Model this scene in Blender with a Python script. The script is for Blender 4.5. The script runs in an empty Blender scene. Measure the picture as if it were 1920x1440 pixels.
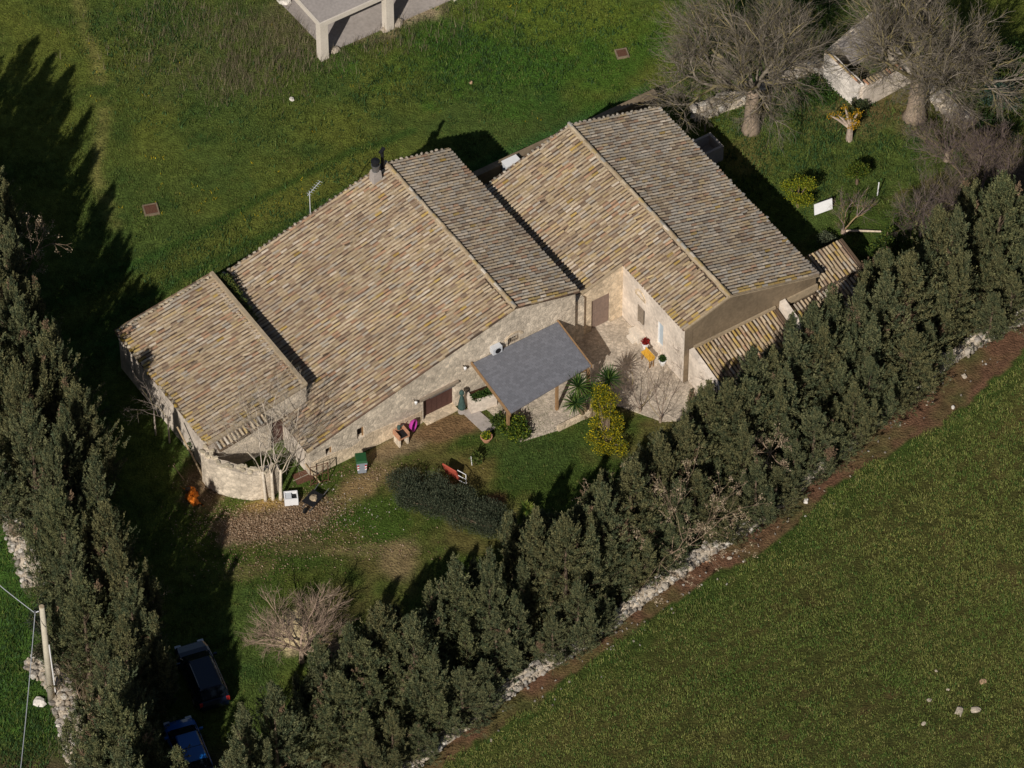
import bpy, math, random
import numpy as np
from mathutils import Matrix, Vector

# ------------------------------------------------------------------ camera, sky, sun, exposure
scene = bpy.context.scene
COL = scene.collection
FPX, DIST, PITCH = 9207.0, 263.0, math.radians(48.0)
CAMP = np.array([0.0, -DIST * math.cos(PITCH), DIST * math.sin(PITCH)])
cam = bpy.data.cameras.new('camera'); cam_o = bpy.data.objects.new('camera', cam); COL.objects.link(cam_o)
cam_o.location = CAMP; cam_o.rotation_euler = (math.radians(90) - PITCH, 0, 0)
cam.sensor_width = 36.0; cam.lens = FPX / 1920.0 * 36.0; cam.clip_start = 1.0; cam.clip_end = 3000.0
scene.camera = cam_o

SUN_EL, SUN_AZ = math.radians(36.0), math.radians(19.0)      # shadows run 19 degrees right of the view direction
SUN_DIR = np.array([-math.sin(SUN_AZ) * math.cos(SUN_EL), -math.cos(SUN_AZ) * math.cos(SUN_EL), math.sin(SUN_EL)])
world = bpy.data.worlds.new('World'); scene.world = world; world.use_nodes = True
wn = world.node_tree.nodes; wl = world.node_tree.links
sky = wn.new('ShaderNodeTexSky'); sky.sky_type = 'NISHITA'; sky.sun_disc = False
sky.sun_elevation = SUN_EL; sky.sun_rotation = math.pi + SUN_AZ
wl.new(sky.outputs[0], wn['Background'].inputs[0]); wn['Background'].inputs[1].default_value = 0.05
sun = bpy.data.lights.new('sun', 'SUN'); sun.energy = 5.0; sun.angle = math.radians(0.5); sun.color = (1.0, 0.955, 0.89)
sun_o = bpy.data.objects.new('sun', sun); COL.objects.link(sun_o); sun_o.location = (-20, -60, 60)
sun_o.rotation_euler = Vector(SUN_DIR).to_track_quat('Z', 'Y').to_euler()
vs = scene.view_settings
vs.view_transform = 'Standard'; vs.look = 'None'; vs.gamma = 1.0; vs.use_curve_mapping = False; vs.exposure = -0.32
scene.cycles.max_bounces = 5; scene.cycles.transparent_max_bounces = 6

# ------------------------------------------------------------------ helpers
rng = np.random.default_rng(7); random.seed(7)
FW = np.array([0, math.cos(PITCH), -math.sin(PITCH)]); UP = np.array([0, math.sin(PITCH), math.cos(PITCH)])
def P(px, py, z=0.0):
    """world point at height z seen at photo pixel (px, py): used once to survey the place"""
    d = FW * FPX + np.array([1.0, 0, 0]) * (px - 960) + UP * (720 - py)
    return CAMP + d * ((z - CAMP[2]) / d[2])
HA = math.radians(33.3)                                     # the farmstead is turned by this angle
HM = Matrix.Rotation(HA, 4, 'Z')
I4 = Matrix.Identity(4)
def hw(x, y, z=0.0):
    return np.array([x * math.cos(HA) - y * math.sin(HA), x * math.sin(HA) + y * math.cos(HA), z])
def lin(c):
    c = np.asarray(c, float) / 255.0
    return np.where(c <= 0.04045, c / 12.92, ((c + 0.055) / 1.055) ** 2.4)
def S(r, g, b, k=1.0):
    return np.clip(lin((r, g, b)) * k, 0, 0.85)

class MB:
    """collects geometry; .M maps its coordinates to the world"""
    def __init__(s, M=I4):
        s.v = []; s.f = []; s.c = []; s.n = 0; s.M = np.array(M); s.hascol = False
    def add(s, v, faces, col=None):
        v = np.asarray(v, float).reshape(-1, 3)
        v = v @ s.M[:3, :3].T + s.M[:3, 3]
        if isinstance(faces, np.ndarray):
            s.f.append(faces + s.n)
        else:
            by = {}
            for f in faces: by.setdefault(len(f), []).append(f)
            for k in by: s.f.append(np.array(by[k], int) + s.n)
        s.v.append(v)
        if col is None: col = np.full((len(v), 3), 0.5)
        else:
            s.hascol = True; col = np.asarray(col, float)
            if col.ndim == 1: col = np.tile(col, (len(v), 1))
        s.c.append(col); s.n += len(v); return s
    def box(s, x0, x1, y0, y1, z0, z1, col=None):
        v = [(x, y, z) for z in (z0, z1) for y in (y0, y1) for x in (x0, x1)]
        return s.add(v, [(0, 2, 3, 1), (4, 5, 7, 6), (0, 1, 5, 4), (2, 6, 7, 3), (0, 4, 6, 2), (1, 3, 7, 5)], col)
    def obox(s, c, ax, ay, az, col=None):
        c, ax, ay, az = [np.asarray(q, float) for q in (c, ax, ay, az)]
        v = [c + i * ax + j * ay + k * az for k in (-1, 1) for j in (-1, 1) for i in (-1, 1)]
        return s.add(v, [(0, 2, 3, 1), (4, 5, 7, 6), (0, 1, 5, 4), (2, 6, 7, 3), (0, 4, 6, 2), (1, 3, 7, 5)], col)
    def hexa(s, b4, t4, col=None):
        return s.add(list(b4) + list(t4), [(3, 2, 1, 0), (4, 5, 6, 7), (0, 1, 5, 4), (1, 2, 6, 5), (2, 3, 7, 6), (3, 0, 4, 7)], col)
    def tube(s, pts, rad, n=6, col=None, caps=True):
        pts = [np.asarray(p, float) for p in pts]
        if np.isscalar(rad): rad = [rad] * len(pts)
        V = []; ref = np.array([0.31, 0.17, 0.93])
        for i, p in enumerate(pts):
            d = pts[min(i + 1, len(pts) - 1)] - pts[max(i - 1, 0)]
            d = d / (np.linalg.norm(d) + 1e-9)
            a = np.cross(d, ref)
            if np.linalg.norm(a) < 0.1: a = np.cross(d, [1, 0, 0])
            a /= np.linalg.norm(a); b = np.cross(d, a)
            for k in range(n):
                t = 2 * math.pi * k / n
                V.append(p + rad[i] * (math.cos(t) * a + math.sin(t) * b))
        F = []
        for i in range(len(pts) - 1):
            for k in range(n):
                k2 = (k + 1) % n
                F.append((i * n + k, i * n + k2, (i + 1) * n + k2, (i + 1) * n + k))
        if caps:
            F.append(tuple(range(n))[::-1]); F.append(tuple((len(pts) - 1) * n + k for k in range(n)))
        return s.add(V, F, col)
    def lathe(s, c, prof, n=16, col=None):
        c = np.asarray(c, float); V = []
        for r, z in prof:
            for k in range(n):
                t = 2 * math.pi * k / n
                V.append(c + (r * math.cos(t), r * math.sin(t), z))
        F = []
        for i in range(len(prof) - 1):
            for k in range(n):
                k2 = (k + 1) % n; F.append((i * n + k, i * n + k2, (i + 1) * n + k2, (i + 1) * n + k))
        F.append(tuple(range(n))[::-1]); F.append(tuple((len(prof) - 1) * n + k for k in range(n)))
        return s.add(V, F, col)
    def prism(s, poly, z0, z1, col=None):
        n = len(poly); V = [(x, y, z0) for x, y in poly] + [(x, y, z1) for x, y in poly]
        return s.add(V, [tuple(range(n))[::-1], tuple(range(n, 2 * n))] + [(i, (i + 1) % n, n + (i + 1) % n, n + i) for i in range(n)], col)

MW = {}
def build(mb, name, mat, parent=None, loc=None, smooth=False, kind=None):
    v = np.concatenate(mb.v); c = np.concatenate(mb.c)
    if parent is not None: M = MW[parent.name]
    elif loc is not None: M = Matrix.Translation(Vector(loc))
    else: M = I4
    Mi = np.array(M.inverted()); v = v @ Mi[:3, :3].T + Mi[:3, 3]
    me = bpy.data.meshes.new(name)
    loops = np.concatenate([f.ravel() for f in mb.f]); tot = np.concatenate([np.full(len(f), f.shape[1]) for f in mb.f])
    st = np.concatenate([[0], np.cumsum(tot)[:-1]])
    me.vertices.add(len(v)); me.vertices.foreach_set('co', v.astype(np.float32).ravel())
    me.loops.add(len(loops)); me.loops.foreach_set('vertex_index', loops.astype(np.int32))
    me.polygons.add(len(tot)); me.polygons.foreach_set('loop_start', st.astype(np.int32)); me.polygons.foreach_set('loop_total', tot.astype(np.int32))
    me.update(calc_edges=True)
    if mb.hascol:
        at = me.attributes.new('tint', 'FLOAT_COLOR', 'POINT')
        at.data.foreach_set('color', np.concatenate([c, np.ones((len(c), 1))], 1).astype(np.float32).ravel())
    me.polygons.foreach_set('use_smooth', np.full(len(tot), bool(smooth)))
    me.materials.append(MAT[mat])
    o = bpy.data.objects.new(name, me); COL.objects.link(o)
    if parent is not None: o.parent = parent; MW[o.name] = M
    else: o.matrix_world = M; MW[o.name] = M
    if kind: o['kind'] = kind
    return o
def tag(o, label, cat, group=None):
    o['label'] = label; o['category'] = cat
    if group: o['group'] = group
    return o
def thing(name, label, cat, loc, rotz=0.0, group=None):
    o = bpy.data.objects.new(name, None); COL.objects.link(o); o.empty_display_size = 0.3
    M = Matrix.Translation(Vector(loc)) @ Matrix.Rotation(rotz, 4, 'Z'); o.matrix_world = M; MW[o.name] = M
    return tag(o, label, cat, group)
def copy_tree(src, loc, rotz=0.0, scale=1.0, scz=None):
    r = src.copy(); COL.objects.link(r); r.location = loc; r.rotation_euler = (0, 0, rotz)
    r.scale = (scale, scale, scz or scale)
    for ch in src.children:
        c = ch.copy(); COL.objects.link(c); c.parent = r
    return r
ORD = ['first', 'second', 'third', 'fourth', 'fifth', 'sixth', 'seventh', 'eighth', 'ninth', 'tenth', 'eleventh', 'twelfth', 'thirteenth', 'fourteenth', 'fifteenth', 'sixteenth', 'seventeenth', 'eighteenth', 'nineteenth', 'twentieth', 'twenty-first', 'twenty-second', 'twenty-third', 'twenty-fourth', 'twenty-fifth', 'twenty-sixth', 'twenty-seventh', 'twenty-eighth', 'twenty-ninth', 'thirtieth', 'thirty-first', 'thirty-second', 'thirty-third', 'thirty-fourth']

def vnoise(x, y, sc, seed=0):
    """smooth value noise in numpy"""
    x = np.asarray(x) / sc; y = np.asarray(y) / sc
    xi = np.floor(x).astype(int); yi = np.floor(y).astype(int); fx = x - xi; fy = y - yi
    fx = fx * fx * (3 - 2 * fx); fy = fy * fy * (3 - 2 * fy)
    def h(a, b):
        n = (a * 374761393 + b * 668265263 + seed * 144269504) & 0x7fffffff
        n = ((n ^ (n >> 13)) * 1274126177) & 0x7fffffff
        return ((n ^ (n >> 16)) & 0xffff) / 65535.0
    return (h(xi, yi) * (1 - fx) + h(xi + 1, yi) * fx) * (1 - fy) + (h(xi, yi + 1) * (1 - fx) + h(xi + 1, yi + 1) * fx) * fy
def fbm(x, y, sc, seed=0):
    return (vnoise(x, y, sc, seed) * 0.5 + vnoise(x, y, sc * 0.47, seed + 5) * 0.3 + vnoise(x, y, sc * 0.21, seed + 9) * 0.2)

# ------------------------------------------------------------------ materials
MAT = {}
def mat(name, color=None, src=None, rough=0.85, n1=(0, 0), n2=(0, 0), bump=0.0, bscale=20.0, bdist=0.02, metal=0.0, spec=0.25, vor=None, coat=0.0):
    """procedural material: colour (or mesh / object tint) varied by two noises, with bump"""
    m = bpy.data.materials.new(name); m.use_nodes = True; nt = m.node_tree; N = nt.nodes; Lk = nt.links
    b = N['Principled BSDF']; b.inputs['Roughness'].default_value = rough; b.inputs['Metallic'].default_value = metal
    b.inputs['Specular IOR Level'].default_value = spec
    if coat: b.inputs['Coat Weight'].default_value = coat; b.inputs['Coat Roughness'].default_value = 0.05
    if src == 'mesh':
        a = N.new('ShaderNodeAttribute'); a.attribute_name = 'tint'; cur = a.outputs['Color']
    elif src == 'object':
        a = N.new('ShaderNodeObjectInfo'); cur = a.outputs['Color']
    else:
        a = N.new('ShaderNodeRGB'); a.outputs[0].default_value = (*color, 1); cur = a.outputs[0]
    geo = N.new('ShaderNodeNewGeometry')
    for i, (sc, am) in enumerate((n1, n2)):
        if am <= 0: continue
        t = N.new('ShaderNodeTexNoise'); t.inputs['Scale'].default_value = sc; t.inputs['Detail'].default_value = 4.0
        Lk.new(geo.outputs['Position'], t.inputs['Vector'])
        r = N.new('ShaderNodeMapRange'); r.inputs[1].default_value = 0.3; r.inputs[2].default_value = 0.7
        r.inputs[3].default_value = 1 - am; r.inputs[4].default_value = 1 + am
        Lk.new(t.outputs['Fac'], r.inputs[0])
        x = N.new('ShaderNodeVectorMath'); x.operation = 'SCALE'
        Lk.new(cur, x.inputs[0]); Lk.new(r.outputs[0], x.inputs['Scale']); cur = x.outputs[0]
    if vor:                                            # rubble: joints between stones, stones of uneven colour
        sc, joint, amt = vor
        v1 = N.new('ShaderNodeTexVoronoi'); v1.feature = 'DISTANCE_TO_EDGE'; v1.inputs['Scale'].default_value = sc
        v2 = N.new('ShaderNodeTexVoronoi'); v2.inputs['Scale'].default_value = sc
        for q in (v1, v2): Lk.new(geo.outputs['Position'], q.inputs['Vector'])
        r = N.new('ShaderNodeMapRange'); r.inputs[1].default_value = 0.0; r.inputs[2].default_value = 0.12
        r.inputs[3].default_value = joint; r.inputs[4].default_value = 1.0; Lk.new(v1.outputs['Distance'], r.inputs[0])
        x = N.new('ShaderNodeVectorMath'); x.operation = 'SCALE'; Lk.new(cur, x.inputs[0]); Lk.new(r.outputs[0], x.inputs['Scale']); cur = x.outputs[0]
        sp = N.new('ShaderNodeSeparateColor'); Lk.new(v2.outputs['Color'], sp.inputs[0])
        r2 = N.new('ShaderNodeMapRange'); r2.inputs[3].default_value = 1 - amt; r2.inputs[4].default_value = 1 + amt; Lk.new(sp.outputs[0], r2.inputs[0])
        x = N.new('ShaderNodeVectorMath'); x.operation = 'SCALE'; Lk.new(cur, x.inputs[0]); Lk.new(r2.outputs[0], x.inputs['Scale']); cur = x.outputs[0]
    Lk.new(cur, b.inputs['Base Color'])
    if bump > 0:
        t = N.new('ShaderNodeTexNoise'); t.inputs['Scale'].default_value = bscale; t.inputs['Detail'].default_value = 5.0
        Lk.new(geo.outputs['Position'], t.inputs['Vector'])
        bp = N.new('ShaderNodeBump'); bp.inputs['Strength'].default_value = bump; bp.inputs['Distance'].default_value = bdist
        Lk.new(t.outputs['Fac'], bp.inputs['Height']); last = bp
        if vor:
            bp2 = N.new('ShaderNodeBump'); bp2.inputs['Strength'].default_value = 0.8; bp2.inputs['Distance'].default_value = 0.03
            Lk.new(v1.outputs['Distance'], bp2.inputs['Height']); Lk.new(bp.outputs[0], bp2.inputs['Normal']); last = bp2
        Lk.new(last.outputs[0], b.inputs['Normal'])
    MAT[name] = m; return m
mat('ground', src='mesh', rough=0.95, n1=(2.2, 0.3), n2=(14, 0.35), bump=0.9, bscale=9, bdist=0.12, spec=0.1)
mat('grass', src='mesh', rough=0.75, spec=0.2)
mat('leaf', src='mesh', rough=0.7, spec=0.2)
mat('bark', src='mesh', rough=0.9, n1=(6, 0.25), bump=0.6, bscale=14, bdist=0.04, spec=0.1)
mat('tile_mesh', src='mesh', rough=0.85, n1=(9, 0.14), n2=(40, 0.16), bump=0.3, bscale=45, bdist=0.01, spec=0.15)
mat('tile_object', src='object', rough=0.85, n1=(9, 0.14), n2=(40, 0.16), bump=0.3, bscale=45, bdist=0.01, spec=0.15)
mat('mortar', S(166, 148, 122), n1=(4, 0.16), n2=(22, 0.18), bump=0.6, bscale=18, bdist=0.03)
mat('deck', S(92, 76, 60), n1=(5, 0.2))
mat('rubble', S(204, 189, 168, 1.1), n1=(0.55, 0.2), n2=(3.5, 0.2), bump=0.8, bscale=12, bdist=0.05, vor=(4.2, 0.78, 0.17))
mat('rubble_ochre', S(208, 188, 160, 1.06), n1=(0.6, 0.2), n2=(3.5, 0.16), bump=0.8, bscale=12, bdist=0.05, vor=(4.0, 0.8, 0.16))
mat('plaster', S(208, 194, 178, 1.08), n1=(0.8, 0.2), n2=(5, 0.16), bump=0.5, bscale=14, bdist=0.03)
mat('whitewash', S(222, 212, 200), n1=(1.2, 0.28), n2=(6, 0.2), bump=0.7, bscale=10, bdist=0.05)
mat('cement', S(125, 109, 88, 1.05), n1=(0.7, 0.22), n2=(6, 0.16), bump=0.5, bscale=18, bdist=0.02)
mat('concrete', S(170, 160, 152, 0.95), n1=(0.6, 0.12), n2=(6, 0.12), bump=0.35, bscale=14, bdist=0.02)
mat('concrete_pale', S(214, 202, 186, 1.0), n1=(1.0, 0.08), n2=(9, 0.08), bump=0.2, bscale=20, bdist=0.01)
mat('stone', src='mesh', rough=0.95, n1=(5, 0.2), n2=(26, 0.18), bump=0.7, bscale=22, bdist=0.03, spec=0.1)
mat('stone_object', src='object', rough=0.95, n1=(5, 0.2), n2=(26, 0.18), bump=0.7, bscale=22, bdist=0.03, spec=0.1)
mat('paving', S(182, 168, 150, 1.05), n1=(0.7, 0.2), n2=(6, 0.2), bump=0.6, bscale=14, bdist=0.03, vor=(5.5, 0.75, 0.16))
mat('door_brown', S(84, 58, 52), rough=0.6, n1=(8, 0.15))
mat('gate_taupe', S(136, 116, 104), rough=0.7, n1=(7, 0.12))
mat('door_blue', S(176, 186, 192), rough=0.6, n1=(6, 0.08))
mat('wood', S(150, 118, 84), rough=0.75, n1=(7, 0.2))
mat('wood_grey', S(140, 126, 110), rough=0.85, n1=(7, 0.2))
mat('shingle', src='object', rough=0.9, n1=(10, 0.12), n2=(60, 0.2), bump=0.3, bscale=60, bdist=0.006)
mat('shingle_base', S(112, 110, 114), rough=0.9, n1=(10, 0.12), n2=(60, 0.2))
mat('white', S(232, 230, 228), rough=0.5, n1=(6, 0.05))
mat('white_metal', S(200, 202, 205), rough=0.45, n1=(8, 0.06))
mat('steel', S(150, 150, 152), rough=0.4, metal=0.8, n1=(8, 0.1))
mat('rust', S(96, 66, 50), rough=0.9, n1=(12, 0.3))
mat('black', S(30, 30, 32), rough=0.6, n1=(10, 0.2))
mat('dark_void', S(38, 30, 26), rough=0.9, n1=(8, 0.2))
mat('glass_dark', S(24, 30, 38), rough=0.08, spec=0.6, n1=(3, 0.05))
mat('bin_grey', S(140, 146, 154), rough=0.55, n1=(9, 0.08))
mat('bin_green', S(34, 78, 44), rough=0.5, n1=(9, 0.1))
mat('red', S(176, 44, 40), rough=0.6, n1=(9, 0.1))
mat('terracotta', S(188, 138, 108), rough=0.85, n1=(8, 0.14))
mat('purple', S(178, 60, 150), rough=0.5, n1=(8, 0.06))
mat('yellow', S(214, 166, 62), rough=0.7, n1=(8, 0.12))
mat('orange', S(206, 112, 30), rough=0.6, n1=(5, 0.15))
mat('panel_red', S(178, 84, 66), rough=0.7, n1=(6, 0.1))
mat('bronze', S(62, 84, 78), rough=0.7, n1=(12, 0.25))
mat('soil', S(64, 40, 26), rough=0.95, n1=(9, 0.3), bump=0.8, bscale=14, bdist=0.05)
mat('car_navy', S(10, 20, 42), rough=0.3, spec=0.5, coat=0.8, n1=(2, 0.03))
mat('car_blue', S(20, 92, 168), rough=0.3, spec=0.5, coat=0.8, n1=(2, 0.03))
mat('tyre', S(28, 28, 28), rough=0.9, n1=(20, 0.15))
mat('lamp_glass', S(200, 205, 210), rough=0.15, spec=0.6, n1=(9, 0.04))
mat('cable', S(176, 178, 180), rough=0.5, n1=(9, 0.05))
mat('pole_concrete', S(190, 180, 160), rough=0.9, n1=(1.4, 0.14), n2=(12, 0.14), bump=0.3, bscale=20, bdist=0.01)

# ------------------------------------------------------------------ the ground
def seg_dist(x, y, pts):
    d = np.full(np.shape(x), 1e9)
    for (x0, y0), (x1, y1) in zip(pts[:-1], pts[1:]):
        vx, vy = x1 - x0, y1 - y0; t = np.clip(((x - x0) * vx + (y - y0) * vy) / (vx * vx + vy * vy), 0, 1)
        d = np.minimum(d, np.hypot(x - x0 - t * vx, y - y0 - t * vy))
    return d
def poly_px(pts, z=0.0): return [tuple(P(a, b, z)[:2]) for a, b in pts]
WALL_PX = [(640, 1540), (700, 1490), (770, 1435), (840, 1385), (930, 1315), (1000, 1265), (1085, 1215), (1160, 1160), (1230, 1105), (1330, 1035), (1400, 990), (1480, 930), (1600, 825), (1680, 755), (1760, 690), (1840, 640), (1920, 598), (2000, 556), (2150, 480)]
WALL = poly_px(WALL_PX)
FIELD_EDGE = poly_px([(560, 1640), (760, 1490), (840, 1435), (1000, 1322), (1120, 1232), (1250, 1142), (1400, 1058), (1480, 1000), (1560, 925), (1650, 862), (1760, 806), (1850, 735), (1920, 668), (2010, 600), (2200, 500)])
def left_of(x, y, pts):
    """positive on the house side of a polyline that runs left to right"""
    xs = [p[0] for p in pts]; ys = [p[1] for p in pts]
    return y - np.interp(x, xs, ys)
def blob(x, y, px, py, rx, ry, ang=0.0, seed=1):
    c = P(px, py); dx, dy = x - c[0], y - c[1]; ca, sa = math.cos(ang), math.sin(ang)
    u = (dx * ca + dy * sa) / rx; v = (-dx * sa + dy * ca) / ry
    r = np.sqrt(u * u + v * v) + (fbm(x, y, 1.6, seed) - 0.5) * 1.3
    return np.clip((1.15 - r) / 0.5, 0, 1)
def gcol(x, y):
    x = np.asarray(x, float); y = np.asarray(y, float); K = 1.42
    def mixc(c, col, m): return c * (1 - m[:, None]) + col[None, :] * m[:, None]
    n1 = fbm(x, y, 7, 1); n2 = fbm(x, y, 2.2, 2); n3 = fbm(x, y, 14, 3)
    c = np.tile(S(62, 74, 34, K), (len(x), 1))
    c = mixc(c, S(78, 82, 34, K), np.clip((n1 - 0.42) * 3.2, 0, 1) * 0.9)
    c = mixc(c, S(44, 62, 28, K), np.clip((0.5 - n2) * 3.0, 0, 1) * 0.8)
    c = mixc(c, S(92, 86, 44, K), np.clip((n3 - 0.56) * 4, 0, 1) * np.clip((n2 - 0.4) * 3, 0, 1) * 0.8)
    hx = x * math.cos(HA) + y * math.sin(HA); hy = -x * math.sin(HA) + y * math.cos(HA)
    # mown strips behind the houses
    lush = np.clip(1 - np.abs(hy - 14.0 - 0.5 * (n2 - 0.5)) / 1.3, 0, 1) * (hx > -17) * (hx < 19)
    c = mixc(c, S(46, 72, 34, K), np.clip(lush * 2, 0, 1) * 0.85)
    for yy, w in ((16.4, 0.35), (18.9, 0.35)):
        c = mixc(c, S(40, 62, 24, K), np.clip(1.3 - np.abs(hy - yy - (n1 - 0.5) * 2.0) / w, 0, 1) * (hx < 6) * (hx > -24) * 0.7)
    c = mixc(c, S(84, 84, 36, K), np.clip(1 - np.abs(hy - 17.6 - (n1 - 0.5) * 2.0) / 1.0, 0, 1) * (hx < 4) * (hx > -24) * 0.5)
    tr = seg_dist(x, y, poly_px([(120, -80), (165, 60), (185, 130), (195, 210), (180, 330), (215, 420)]))
    c = mixc(c, S(112, 104, 58, K), np.clip(1.2 - (tr + (n2 - 0.5) * 1.2) / 0.5, 0, 1) * np.clip((n2 - 0.25) * 3, 0, 1) * 0.7)
    def bl(col, m=1.0, *a, **k):
        nonlocal c; c = mixc(c, col, blob(x, y, *a, **k) * m)
    bl(S(84, 80, 48, K), 0.3, 440, 90, 3.6, 4.2, seed=11); bl(S(90, 82, 56, K), 0.45, 560, 40, 2.6, 3.2, seed=12)
    bl(S(78, 76, 42, K), 0.3, 300, 120, 2.5, 3, seed=13)
    bl(S(150, 132, 106, K), 0.9, 770, 15, 2.6, 1.8, seed=14); bl(S(120, 104, 78, K), 0.8, 690, 62, 2.0, 0.8, seed=15)
    bl(S(52, 80, 26, K), 0.7, 1000, 90, 9, 5, seed=16); bl(S(86, 92, 34, K), 0.6, 1050, 30, 6, 3, seed=17)
    # yard in front of the house
    yard = (left_of(x, y, WALL) > 0.5) & (hy < 0.2) & (hx > -19)
    c = mixc(c, S(54, 66, 26, K), yard * 0.8); c = mixc(c, S(84, 74, 42, K), yard * np.clip((n2 - 0.42) * 3.5, 0, 1) * 0.75)
    bl(S(108, 90, 70, K), 1.0, 490, 985, 2.7, 1.25, ang=0.3, seed=21); bl(S(106, 88, 66, K), 0.9, 595, 950, 1.6, 1.0, ang=0.5, seed=22)
    bl(S(96, 78, 58, K), 0.9, 380, 900, 1.5, 2.0, seed=23); bl(S(138, 112, 66, K), 0.8, 500, 945, 1.6, 0.5, ang=0.2, seed=24)
    bl(S(110, 94, 70, K), 0.95, 745, 835, 2.4, 0.8, ang=0.6, seed=25); bl(S(100, 78, 54, K), 0.95, 838, 800, 1.7, 1.0, ang=0.3, seed=26)
    bl(S(112, 94, 66, K), 0.8, 690, 900, 1.7, 0.8, ang=0.6, seed=27); bl(S(112, 92, 62, K), 0.8, 660, 930, 1.3, 1.3, seed=28)
    bl(S(104, 94, 60, K), 0.6, 690, 1028, 2.0, 0.45, ang=0.1, seed=29); bl(S(110, 94, 66, K), 0.85, 745, 1050, 1.2, 1.4, seed=30)
    bl(S(88, 78, 48, K), 0.5, 470, 1070, 1.8, 0.6, ang=0.3, seed=31); bl(S(90, 76, 52, K), 0.5, 560, 1020, 2.0, 0.8, seed=32)
    bl(S(96, 64, 44, K), 0.8, 930, 935, 0.9, 0.6, seed=33); bl(S(86, 74, 40, K), 0.7, 880, 880, 1.6, 2.0, seed=34)
    bl(S(54, 70, 26, K), 0.9, 720, 965, 2.4, 1.8, seed=35); bl(S(52, 66, 30, K), 0.9, 1010, 850, 2.6, 2.2, seed=36)
    bl(S(70, 78, 32, K), 0.7, 560, 1120, 1.5, 2.0, seed=37); bl(S(188, 168, 130, K), 0.9, 548, 1190, 0.75, 1.3, seed=38)
    bl(S(150, 126, 96, K), 0.9, 1230, 700, 2.2, 2.6, seed=39)
    # garden on the right, and beyond the left wall
    bl(S(66, 76, 34, K), 0.8, 1530, 270, 6, 5, seed=41); bl(S(92, 82, 52, K), 0.7, 1600, 220, 3, 2, seed=42); bl(S(84, 72, 44, K), 0.7, 1660, 190, 3, 1.5, seed=43)
    bl(S(84, 80, 42, K), 0.8, 1395, 290, 1.6, 1.4, seed=44)
    lw = np.array(poly_px([(-80, 700), (5, 920), (65, 1100), (110, 1300), (150, 1440), (200, 1600)]))
    outl = x < np.interp(y, lw[::-1, 1], lw[::-1, 0])
    c = mixc(c, S(56, 80, 32, K), outl * (y < -3) * 0.8)
    # needle litter under the hedges
    hd = left_of(x, y, WALL); c = mixc(c, S(70, 58, 42, K), np.clip(1.5 - np.abs(hd - 2.5) / 2.0, 0, 1) * 0.9)
    c = mixc(c, S(62, 52, 38, K), np.clip(1.4 - seg_dist(x, y, [tuple(q) for q in lw + np.array([2.2, 0])]) / 2.0, 0, 1) * 0.85 * (y < 6))
    # the bare strip of earth between the wall and the crop
    stripm = (hd < 0.3) & (left_of(x, y, FIELD_EDGE) > -0.8)
    c = mixc(c, S(88, 64, 48, K), stripm * np.clip(0.65 + (n2 - 0.4) * 2, 0.3, 1))
    # the crop: thin green on brown earth, in drilled rows
    fld = left_of(x, y, FIELD_EDGE) <= 0.25 + (n2 - 0.5) * 1.6
    f1 = fbm(x, y, 9, 51); f2 = fbm(x, y, 1.5, 52)
    fc = np.tile(S(58, 58, 28, K), (len(x), 1)); fc = mixc(fc, S(70, 66, 34, K), np.clip((f1 - 0.4) * 3, 0, 1) * 0.8)
    fc = mixc(fc, S(48, 52, 24, K), np.clip((0.48 - f2) * 3.5, 0, 1) * 0.8); fc = mixc(fc, S(80, 62, 40, K), np.clip((f2 - 0.68) * 5, 0, 1) * 0.7)
    edge = np.clip(1 + left_of(x, y, FIELD_EDGE) / 3.0, 0, 1); fc = mixc(fc, S(40, 62, 22, K), edge * 0.6)
    c = np.where(fld[:, None], fc, c)
    veg = np.clip((c[:, 1] / (c[:, 0] + 1e-5) - 0.95) * 5, 0, 1)[:, None]; c = c * (1 - veg) + c * veg * np.array([1.03, 1.06, 0.95])
    return c
xs = np.concatenate([[-600, -250, -110, -60], np.arange(-36, 36.01, 0.28), [60, 110, 250, 600]])
ys = np.concatenate([[-600, -250, -110, -60], np.arange(-32, 42.01, 0.28), [60, 110, 250, 600]])
gx, gy = np.meshgrid(xs, ys); gxf, gyf = gx.ravel(), gy.ravel()
gz = (fbm(gxf, gyf, 3.0, 61) - 0.5) * 0.10 * ((np.abs(gxf) < 40) & (np.abs(gyf) < 50)) - 0.03
g = MB(); nx, ny = len(xs), len(ys)
ii = (np.arange(ny - 1)[:, None] * nx + np.arange(nx - 1)[None, :]).ravel()
g.add(np.stack([gxf, gyf, gz], 1), np.stack([ii, ii + 1, ii + nx + 1, ii + nx], 1), gcol(gxf, gyf))
o = build(g, 'ground', 'ground', kind='structure', smooth=True)

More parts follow.
